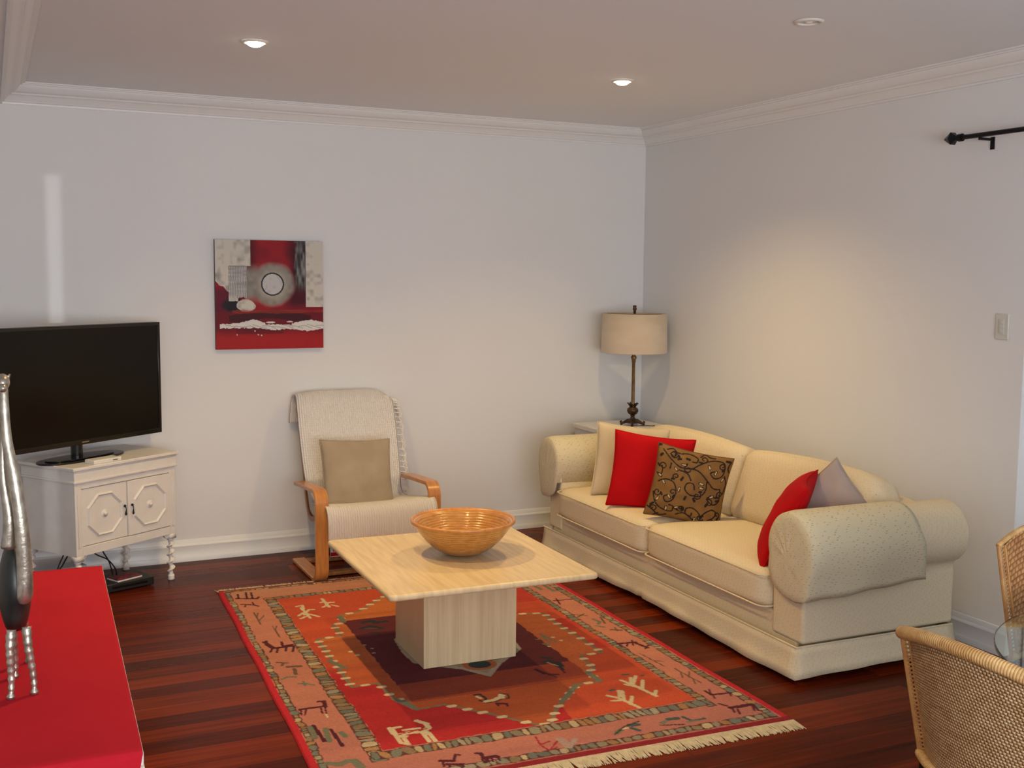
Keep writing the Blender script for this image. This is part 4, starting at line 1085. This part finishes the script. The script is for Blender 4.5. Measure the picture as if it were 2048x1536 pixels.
def armchair():
    t = thing('armchair', 'bentwood cantilever armchair with cream pad, by the back wall', 'armchair', (AC[0], AC[1], 0))
    for sx in (-1, 1):
        path = [(.52, .0135)]+[(.30, .0135)]+arc2((.075, .0885), .075, 270, 180)+[(0, .30)]+arc2((.070, .440), .070, 180, 97)+[(.30, .497), (.47, .484)]
        path = [path[0]]+path[1:]
        vs, fs = ribbon(path, .037, .022, sx*.330)
        o = mesh_obj('side_frame', vs, fs, M_birch, t, bevel=.004)
    for yy in (.47, .16): MB().bx(-.295, .295, yy-.03, yy+.03, .004, .024).build('cross_bar', M_birchd, t, bevel=.003)
    # inner seat frame: two bent rails with slats
    rail = [(.02, .33), (.10, .345), (.30, .300), (.42, .285), (.50, .36), (.56, .52), (.66, .80), (.71, .93)]
    sp = [(p.y, p.z) for p in smoothpath([(0, y, z) for y, z in rail], 5)]
    for sx in (-1, 1):
        vs, fs = ribbon(sp, .014, .030, sx*.272); mesh_obj('seat_rail', vs, fs, M_birchd, t)
    for (y, z) in ((.10, .345), (.42, .29), (.56, .52)): MB().box((0, y, z), (.53, .03, .018)).build('slat', M_birchd, t)
    # pad
    pad = [(.00, .345), (.02, .375), (.10, .385), (.30, .345), (.40, .335), (.47, .385), (.53, .54), (.62, .80), (.67, .95)]
    ps = [(p.y, p.z) for p in smoothpath([(0, y, z) for y, z in pad], 6)]
    vs, fs = ribbon(ps, .275, .062, 0)
    mesh_obj('seat_pad', vs, fs, M_chairpad, t, bevel=.02, segs=3)
    return t
armchair()
def throw():
    prof = [(-.062, .250), (-.064, .300), (-.060, .350), (-.046, .398), (-.012, .424), (.06, .424), (.16, .408), (.30, .386), (.38, .378), (.43, .405), (.46, .46), (.51, .60), (.58, .80), (.625, .935), (.650, .985), (.690, .992), (.722, .955), (.734, .88), (.738, .80)]
    P = smoothpath([(0, y, z) for y, z in prof], 5); n = len(P); m = 36
    vs, fs, uv = [], [], []
    g = smooth_noise(n, m+1, 9, 4, 55)
    for i in range(m+1):
        u = -1+2*i/m
        for j, q in enumerate(P):
            v = j/(n-1)
            hw = .305+.020*math.sin(v*3.2+1)*(1 if u > 0 else .4)-.022*math.exp(-((v-.50)/.10)**2)
            x = u*hw
            y, z = q.y, q.z
            seat = math.exp(-((v-.20)/.16)**2); z -= .020*(1-u*u)*seat*1.0-.010*seat
            top = math.exp(-((v-.80)/.08)**2); z -= top*(.022*abs(u)**5+(.035*max(0, u-.7)/.3)**1.0*1.0)
            if v > .80:   # behind the top the cloth spreads to the left
                k = (v-.80)/.20; x -= .022*k*(u < 0)*abs(u); 
            edge = abs(u)**8
            y += .018*edge*(1 if v > .4 else 0)
            w = .010*(g[i, j]-.5); y += -w; z += w*.6
            vs.append((x, y, z)); uv.append(((u+1)/2, v*2.6))
    for i in range(m):
        for j in range(n-1): fs.append((i*n+j, (i+1)*n+j, (i+1)*n+j+1, i*n+j+1))
    t = thing('throw_blanket', 'cream ribbed woollen throw draped over the armchair, fringed down its right side', 'blanket', (AC[0], AC[1], 0))
    mesh_obj('blanket', vs, fs, M_throw, t, uvs=uv, smooth=True, solid=.008)
    gg = random.Random(9); mb = MB()
    for k in range(150):
        j = int(n*(.50+.30*(k/150))); q = Vector(vs[m*n+j]); a = gg.uniform(-.4, 1); L = gg.uniform(.05, .10)
        if k < 50: L *= .55
        mb.tube([q, q+Vector((.022+.018*gg.random(), .004*a, -.006)), q+Vector((.030+.024*gg.random(), .0, -L*.5)), q+Vector((.016+.03*gg.random(), -.004, -L))], [.0034, .0036, .0034, .0022], 5)
    for k in range(16):
        q = Vector(vs[m*n+int(n*.40)]); mb.tube([q, q+Vector((.012, .0, -.03)), q+Vector((.014+gg.uniform(-.01, .02), 0, -.07-.03*gg.random()))], [.0028, .0028, .0015], 5)
    f = mb.build('fringe', M_throw, t, smooth=False); f['kind'] = 'stuff'
throw()
t = thing('magazine', 'white folded magazine with red and black print under the armchair', 'magazine', (-2.305, -.336, .024))
MB().box((0, 0, .040), (.075, .010, .078), Matrix.Rotation(math.radians(-12), 3, 'X')).build('pages', M_paper, t)
MB().box((0, -.0085, .018), (.075, .003, .022), Matrix.Rotation(math.radians(-12), 3, 'X')).box((-.018, -.0075, .052), (.012, .003, .034), Matrix.Rotation(math.radians(-12), 3, 'X')).build('printed_cover', M_red, t)

# ------------------------------------------------------------------ television cabinet
CA = .6017; CC = (-3.6187, -.398)
def cabinet():
    t = thing('television_cabinet', 'cream painted cabinet with octagon doors and barley-twist legs, under the television', 'cabinet', (CC[0], CC[1], 0), CA)
    w, d, zt = .686, .437, .7216
    MB().bx(-w/2, w/2, -d/2, d/2, zt-.018, zt).bx(-w/2+.006, w/2-.006, -d/2+.006, d/2-.006, zt-.026, zt-.018).build('tabletop', M_white, t, bevel=.004)
    MB().bx(-w/2+.010, w/2-.010, -d/2+.010, d/2-.010, zt-.072, zt-.026).bx(-w/2+.004, w/2-.004, -d/2+.004, d/2-.004, zt-.082, zt-.070).build('frieze', M_white, t, bevel=.003)
    bw, bd, z0, z1 = w-.03, d-.03, .262, zt-.080
    body = MB().bx(-bw/2, bw/2, -bd/2+.018, bd/2, z0, z1)
    # face frame
    body.bx(-bw/2, -bw/2+.040, -bd/2, -bd/2+.02, z0-.0, z1).bx(bw/2-.040, bw/2, -bd/2, -bd/2+.02, z0, z1).bx(-bw/2+.04, bw/2-.04, -bd/2, -bd/2+.02, z0, z0+.046).bx(-bw/2+.04, bw/2-.04, -bd/2, -bd/2+.02, z1-.034, z1)
    body.build('body', M_white, t, bevel=.002)
    for sx in (-1, 1):
        MB().bx(sx*(bw/2-.020)-.006, sx*(bw/2-.020)+.006, -bd/2-.005, -bd/2, z0+.045, z1-.06).build('stile_moulding', M_white, t, bevel=.002)
    dw = (bw-.08)/2-.002; dz0, dz1 = z0+.049, z1-.037
    for sx in (-1, 1):
        cx = sx*(dw/2+.001); y = -bd/2-(.004 if sx > 0 else -.006)
        dr = MB().bx(cx-dw/2, cx+dw/2, y, y+.016, dz0, dz1).build('door', M_white, t, bevel=.002)
        cz = (dz0+dz1)/2; mo = MB(); R1, R2 = .120, .104
        oc = lambda R: [(cx+R*math.cos(math.radians(22.5+45*k))*1.0, cz+R*math.sin(math.radians(22.5+45*k))) for k in range(8)]
        A, B, C_ = oc(R1), oc((R1+R2)/2), oc(R2)
        vs = [(x, y, z) for x, z in A]+[(x, y-.010, z) for x, z in B]+[(x, y-.001, z) for x, z in C_]
        fs = [(k, (k+1) % 8, 8+(k+1) % 8, 8+k) for k in range(8)]+[(8+k, 8+(k+1) % 8, 16+(k+1) % 8, 16+k) for k in range(8)]
        mo.add(vs, fs); mo.build('octagon_moulding', M_white, dr)
        mb = MB(); mb.lathe([(.022, 0), (.018, .004), (.008, .006), (.010, .010), (.007, .014), (0, .016)], n=16)
        mb.v = [(cx+a, y-c, cz+b_) for a, b_, c in mb.v]; mb.build('rosette', M_white, dr, smooth=True)
        hx = sx*.020
        MB().ell((hx, y-.008, cz+.018), (.007, .007, .007), 10, 8).tube([(hx, y-.012, cz+.018), (hx+.002, y-.015, cz+.0), (hx+.001, y-.014, cz-.018)], [.003, .002, .004], 8).ell((hx+.001, y-.014, cz-.024), (.006, .005, .009), 10, 8).build('drop_handle', M_iron, dr, smooth=True)
        # hinges side moulding
    for sx in (-1, 1):
        for sy in (-1, 1):
            x, yy = sx*(bw/2-.022), sy*(bd/2-.022)
            mb = MB().bx(x-.022, x+.022, yy-.022, yy+.022, .235, z0+.001)
            vs, fs = [], []; n, rows = 14, 60; za, zb = .030, .225
            for j in range(rows+1):
                v = j/rows; z = za+(zb-za)*v; ph = v*4.2*2*PI; off = .0075*min(1, v*8, (1-v)*8)
                for i in range(n):
                    a = 2*PI*i/n; rr = .0135*(1+.18*math.cos(2*(a-ph)))
                    vs.append((x+off*math.cos(ph)+rr*math.cos(a), yy+off*math.sin(ph)+rr*math.sin(a), z))
            for j in range(rows):
                for i in range(n): fs.append((j*n+i, j*n+(i+1) % n, (j+1)*n+(i+1) % n, (j+1)*n+i))
            mb.add(vs, fs)
            mb.lathe([(0, 0), (.017, 0), (.019, .008), (.016, .014), (.019, .020), (.017, .028), (.010, .032)], (x, yy, 0), 18)
            mb.lathe([(.010, .222), (.019, .227), (.017, .235), (0, .236)], (x, yy, 0), 18)
            mb.build('leg', M_white, t, smooth=False, bevel=0).data.shade_smooth()
            for ax in (0, 1):
                s2 = -sx if ax == 0 else -sy
                poly = [(0, 0), (.045, 0), (.030, -.006), (.022, -.018), (.008, -.024), (0, -.026)]
                if ax == 0: MB().prism([(x+s2*(.020+a), z0+b_) for a, b_ in poly], 1, yy-.008, yy+.008).build('leg_bracket', M_white, t)
cabinet()
def tv():
    h = .639; w = 1.06; zb, zt = .809, 1.427
    cx, cy = -3.28-w/2*math.cos(h), -.22-w/2*math.sin(h)
    t = thing('television', 'large black flat-screen television on the cream cabinet', 'television', (cx, cy, .7216), h)
    z0 = zb-.7216; z1 = zt-.7216; bz = .018
    MB().bx(-w/2, w/2, 0, .045, z0, z1).bx(-w/2+.12, w/2-.12, .045, .075, z0+.08, z1-.12).build('casing', M_blackmat, t, bevel=.004)
    fr = MB().bx(-w/2, w/2, -.006, 0, z1-bz, z1).bx(-w/2, w/2, -.006, 0, z0, z0+.026).bx(-w/2, -w/2+bz, -.006, 0, z0+.026, z1-bz).bx(w/2-bz, w/2, -.006, 0, z0+.026, z1-bz)
    fr.build('bezel', M_black, t, bevel=.0015)
    MB().bx(-w/2+bz, w/2-bz, -.0025, .0, z0+.026, z1-bz).build('screen', M_screen, t)
    MB().bx(-.022, .022, -.0068, -.006, z0+.010, z0+.016).build('badge', M_chrome, t)
    MB().tube([(0, .062, .012), (0, .062, z0+.09)], [.030, .030], 16).build('stand_neck', M_black, t)
    pts = [(.035+.262*math.copysign(abs(math.cos(a))**.7, math.cos(a)), .07+.105*math.copysign(abs(math.sin(a))**.9, math.sin(a))) for a in [2*PI*k/48 for k in range(48)]]
    MB().prism(pts, 2, 0, .010).prism([(x*.8, .07+(y-.07)*.7) for x, y in pts], 2, .010, .016).build('stand_base', M_black, t, bevel=.003)
tv()
e_ = Vector((math.cos(CA), math.sin(CA), 0)); g_ = Vector((math.sin(CA), -math.cos(CA), 0)); cc = Vector((CC[0], CC[1], 0))
o = cc+g_*.174-e_*.125
t = thing('media_box', 'small flat white box on the cream cabinet in front of the television', 'box', (o.x, o.y, .7216), CA-.02)
MB().bx(-.085, .085, -.038, .038, .0, .022).build('casing', M_ptrim, t, bevel=.004)
MB().bx(.03, .06, -.0387, -.038, .009, .013).build('slot', M_blackmat, t)
# things on the floor under the cabinet
t = thing('set_top_box', 'black set-top box on the floor under the cream cabinet', 'box', (-3.53, -.41, 0), .35)
MB().bx(-.14, .14, -.10, .10, .006, .05).build('casing', M_blackmat, t, bevel=.004)
for sx in (-1, 1):
    for sy in (-1, 1): MB().cyl((sx*.11, sy*.08, 0), (sx*.11, sy*.08, .008), .008, 10).build('foot', M_blackmat, t)
MB().bx(-.10, .10, -.1008, -.1, .022, .034).build('display', M_black, t)
t = thing('booklet', 'red patterned booklet lying on the black set-top box', 'booklet', (-3.515, -.43, .05), .5)
MB().bx(-.075, .075, -.05, .05, 0, .008).build('pages', M_paper, t)
MB().bx(-.076, .076, -.051, .051, .008, .011).build('front_cover', mat('mottled_red_print', (.30, .02, .03), .5, rgb2=(.03, .015, .015), nscale=60), t)
t = thing('power_box', 'silver-white box standing on the floor behind the cabinet legs', 'box', (-3.84, -.36, 0), .35)
MB().bx(-.13, .13, -.06, .06, 0, .13).build('casing', mat('light_grey_plastic', (.50, .55, .58), .35), t, bevel=.010)
MB().bx(-.10, .10, -.062, -.06, .03, .10).build('front_panel', mat('light_grey_plastic_panel', (.42, .47, .5), .3), t)
CB = [([(-3.80, -.62, .262), (-3.83, -.60, .20), (-3.86, -.58, .14), (-3.84, -.57, .06), (-3.80, -.55, .004)], 'black cable looping down at the left under the cream cabinet'),
      ([(-3.82, -.60, .262), (-3.86, -.60, .16), (-3.83, -.62, .08), (-3.78, -.61, .004)], 'second black cable crossing the left one under the cream cabinet'),
      ([(-3.72, -.46, .262), (-3.66, -.45, .20), (-3.60, -.43, .16), (-3.56, -.40, .10), (-3.55, -.37, .055)], 'black cable running down to the set-top box from the left'),
      ([(-3.64, -.38, .262), (-3.62, -.40, .20), (-3.59, -.41, .14), (-3.57, -.39, .055)], 'thin black cable dropping straight onto the set-top box')]
for pts, lb in CB:
    tag(MB().tube(smoothpath(pts, 6), .0038, 6).build('cable', M_blackmat), lb, 'cable', 'cables under the television cabinet')

# ------------------------------------------------------------------ sideboard with red cloth, statue
BA = math.atan2(-1.53, -.055)+PI/2     # its long side
def bench():
    nr = Vector((-3.879, -4.402, 0)); L_ = 1.53; Wd = .325; z = .745
    t = thing('sideboard', 'white sideboard under the red cloth at the left edge of the room', 'sideboard', (nr.x, nr.y, 0), BA)
    MB().bx(-Wd, 0, 0, L_, z-.028, z).build('tabletop', M_white, t, bevel=.003)
    MB().bx(-Wd+.015, -.012, .012, L_-.015, .06, z-.028).build('body', M_white, t, bevel=.003)
    for i in range(3):
        y0 = .03+i*.495
        dr = MB().bx(-.012, .004, y0, y0+.475, .10, z-.045).build('door', M_white, t, bevel=.003)
        MB().ell((.016, y0+.43, .42), (.012, .012, .012), 12, 8).build('knob', M_brass, dr, smooth=True)
    for x in (-Wd+.05, -.05):
        for y in (.05, L_-.05): MB().bx(x-.025, x+.025, y-.025, y+.025, 0, .06).build('foot', M_white, t)
    # cloth
    n, m = 40, 80; vs, fs = [], []
    nz = smooth_noise(n+1, m+1, 6, 14, 61)
    for j in range(m+1):
        for i in range(n+1):
            u, v = i/n, j/m
            x = -Wd*(1-u)
            zz = z+.003+.0016*nz[j, i]
            if j < 9:      # hangs over the near end, cut away towards the corner
                hang = .16*(8-j)/8*min(1, max(0.0, (1-u)/.16)**.7); yv = -.006-.004*math.sin(u*17)*hang/.16; zz = z+.001-hang
            else: yv = (L_-.004)*((j-9)/(m-9))**1.0
            vs.append((x-.002, yv, zz))
    for j in range(m):
        for i in range(n): fs.append((j*(n+1)+i, j*(n+1)+i+1, (j+1)*(n+1)+i+1, (j+1)*(n+1)+i))
    o = mesh_obj('tablecloth', vs, fs, M_redcloth, None, smooth=True, solid=.002, loc=(nr.x, nr.y, 0), rotz=BA)
    tag(o, 'plain red cloth covering the sideboard at the left edge', 'tablecloth')
bench()
def statue():
    z0 = .7475; O = Vector((-4.096, -3.88, z0))
    t = thing('animal_statue', 'tall slender silver and black long-necked animal statue on the red cloth', 'statue', O)
    R = lambda x, y, z: (x-O.x, y-O.y, z-z0)
    b = MB()
    vs = []
    body = [(-4.100, -3.775, .985), (-4.100, -3.80, .99), (-4.100, -3.86, .985), (-4.100, -3.93, .985), (-4.100, -3.975, 1.0), (-4.100, -3.985, 1.02)]
    # torso as stacked ovals up the height
    for j in range(13):
        v = j/12; z = .885+.205*v; rx = .036*math.sin(PI*min(1, .16+v*.80))**.6; ry = .105*math.sin(PI*min(1, .12+v*.80))**.6
        for i in range(20):
            a = 2*PI*i/20; vs.append(R(-4.099+rx*math.cos(a), -3.885+ry*math.sin(a)-.03*v, z))
    fs = [(j*20+i, j*20+(i+1) % 20, (j+1)*20+(i+1) % 20, (j+1)*20+i) for j in range(12) for i in range(20)]+[tuple(range(20))[::-1], tuple(range(240, 260))]
    b.add(vs, fs); b.build('body', M_statdark, t, smooth=True)
    for (x, y) in ((-4.1165, -4.004), (-4.0665, -3.993), (-4.105, -3.863), (-4.072, -3.765)):
        xt = x+(-4.099-x)*.35; yt = y+(-3.89-y)*.12
        pts = []; rs = []
        for k in range(25):
            v = k/24; kn = .003*math.sin(v*PI*2); pts.append(R(x+(xt-x)*v+kn*.6, y+(yt-y)*v+kn, .7495+.155*v)); rs.append((.0062+.0045*v+.0012*math.sin(k*2.1))*(1.35 if k < 2 else 1))
        MB().tube(pts, rs, 10).build('leg', M_silver, t, smooth=True)
    nk = smoothpath([R(-4.108, -3.975, 1.455), R(-4.108, -3.985, 1.40), R(-4.105, -3.99, 1.33), R(-4.093, -4.0, 1.25), R(-4.083, -4.005, 1.15), R(-4.079, -4.0, 1.06), R(-4.080, -3.995, 1.0), R(-4.084, -3.985, .965)], 6)
    n = len(nk); rs = [.009+.012*(k/(n-1))**1.3*(1 if k < n*.86 else max(.15, 1-((k-n*.86)/(n*.14))**2)) for k in range(n)]
    MB().tube(nk, rs, 14).build('neck', M_silver, t, smooth=True)
    nk2 = smoothpath([R(-4.112, -3.96, 1.36), R(-4.115, -3.975, 1.25), R(-4.106, -3.985, 1.16), R(-4.110, -3.98, 1.09)], 6)
    MB().tube(nk2, [.006+.010*k/(len(nk2)-1) for k in range(len(nk2))], 12).build('chest', M_silver, t, smooth=True)
    h = MB(); h.ell(R(-4.110, -3.99, 1.462), (.015, .030, .019), 16, 12); h.ell(R(-4.110, -4.018, 1.452), (.009, .016, .010), 12, 8)
    h.tube([R(-4.120, -3.975, 1.47), R(-4.128, -3.972, 1.492)], [.006, .001], 8); h.tube([R(-4.100, -3.975, 1.47), R(-4.094, -3.972, 1.478)], [.006, .001], 8)
    h.build('head', M_silver, t, smooth=True)
statue()

# ------------------------------------------------------------------ dining corner
def wicker_chair(name, label, loc, rz, mw, group, z0=.545, z1=.85, hw=.25, curve=.075, arch=.045, rim=.0165):
    t = thing(name, label, 'chair', loc, rz, group)
    NB = 28
    def P(u, v, off=0.0, inset=0.0):   # u -1..1 across, v 0..1 up
        w_ = hw-.022*(1-v)-inset
        lean = -.055*v
        y = -.165+lean-curve*(1-u*u)
        z = z0+(z1-z0)*v+arch*(1-u*u)*v
        n = Vector((-u*.5, -1, 0)).normalized()
        return Vector((u*w_, y, z))+n*off
    vs, uv, fs = [], [], []
    rows = 16
    for side in (-.006, .006):
        for j in range(rows+1):
            for i in range(NB+1):
                u = (-1+2*i/NB); v = j/rows
                vs.append(P(u, v, side, .024)); uv.append(((u+1)/2, v*.75))
    K = (rows+1)*(NB+1)
    for s in (0, 1):
        for j in range(rows):
            for i in range(NB):
                a = s*K+j*(NB+1)+i; fs.append((a, a+1, a+NB+2, a+NB+1))
    mesh_obj('backrest', vs, fs, mw, t, uvs=uv, smooth=True)
    tp = [P(-1+2*i/40, 1.0) for i in range(41)]
    MB().tube(tp, rim, 12, vscale=1.0).build('top_rim', M_wrap, t, smooth=True, uv=True)
    bp_ = [P(-1+2*i/40, 0.0) for i in range(41)]
    MB().tube(bp_, .013, 12, vscale=1.0).build('bottom_rim', M_wrap, t, smooth=True, uv=True)
    for sx in (-1, 1):
        mb = MB(); mb.tube([P(sx, k/12) for k in range(13)], .0065, 8); mb.tube([P(sx, k/12, 0, .026) for k in range(13)], .0065, 8)
        for k in range(30):
            a = P(sx, (k+.1)/30); b_ = P(sx, (k+.9)/30, 0, .026); mb.tube([a, b_], .0030, 6)
        mb.build('laced_edge', M_cane, t)
    # seat
    MB().bx(-.215, .215, -.165, .245, .415, .445).build('seat', mw, t, bevel=.012)
    MB().tube([(-.215, -.165, .43), (-.215, .245, .43), (.215, .245, .43), (.215, -.165, .43), (-.215, -.165, .43)], .016, 10, vscale=1).build('seat_rim', M_wrap, t, smooth=True, uv=True)
    for sx in (-1, 1):
        MB().tube([(sx*.222, -.190, 0), (sx*.216, -.165, .42), (sx*.212, -.170, z0-.01)], .010, 10).build('leg', M_iron, t)
        MB().tube([(sx*.215, .235, 0), (sx*.205, .225, .42)], .011, 10).build('leg', M_iron, t)
        MB().tube([(sx*.219, -.178, .2), (sx*.210, .230, .2)], .007, 8).build('stretcher', M_iron, t)
    return t
wicker_chair('wicker_chair', 'rattan dining chair with black legs, its back to the viewer, at the bottom right corner', (-1.924, -4.930, 0), -PI/2, M_wick, 'woven dining chairs')
wicker_chair('wicker_chair', 'brown woven cane dining chair at the right edge beyond the glass table', (-.99, -4.39, 0), PI, M_wick2, 'woven dining chairs', z0=.50, z1=.862, curve=.03, arch=.05, rim=.009)
t = thing('dining_table', 'round glass-topped dining table at the right edge', 'table', (-1.318, -4.99, 0))
weld(MB().lathe([(0, .728), (.567, .728), (.570, .731), (.570, .737), (.567, .740), (0, .740)], n=160).build('glass_top', M_glass, t), 1e-5)
for k in range(3):
    a = math.radians(142+120*k); ca, sa = math.cos(a), math.sin(a)
    MB().prism([(.10, .0), (.40, .0), (.40, .05), (.20, .30), (.20, .45), (.40, .68), (.40, .722), (.10, .722)], 1, -.035, .035).build('pedestal_leg', M_ped, t, bevel=.004).rotation_euler = (0, 0, a)
MB().cyl((0, 0, 0), (0, 0, .722), .10, 28).build('pedestal', M_ped, t)
for k in range(3):
    a = math.radians(142+120*k); MB().cyl((.33*math.cos(a), .33*math.sin(a), .722), (.33*math.cos(a), .33*math.sin(a), .728), .03, 16).build('glass_pad', M_blackmat, t)
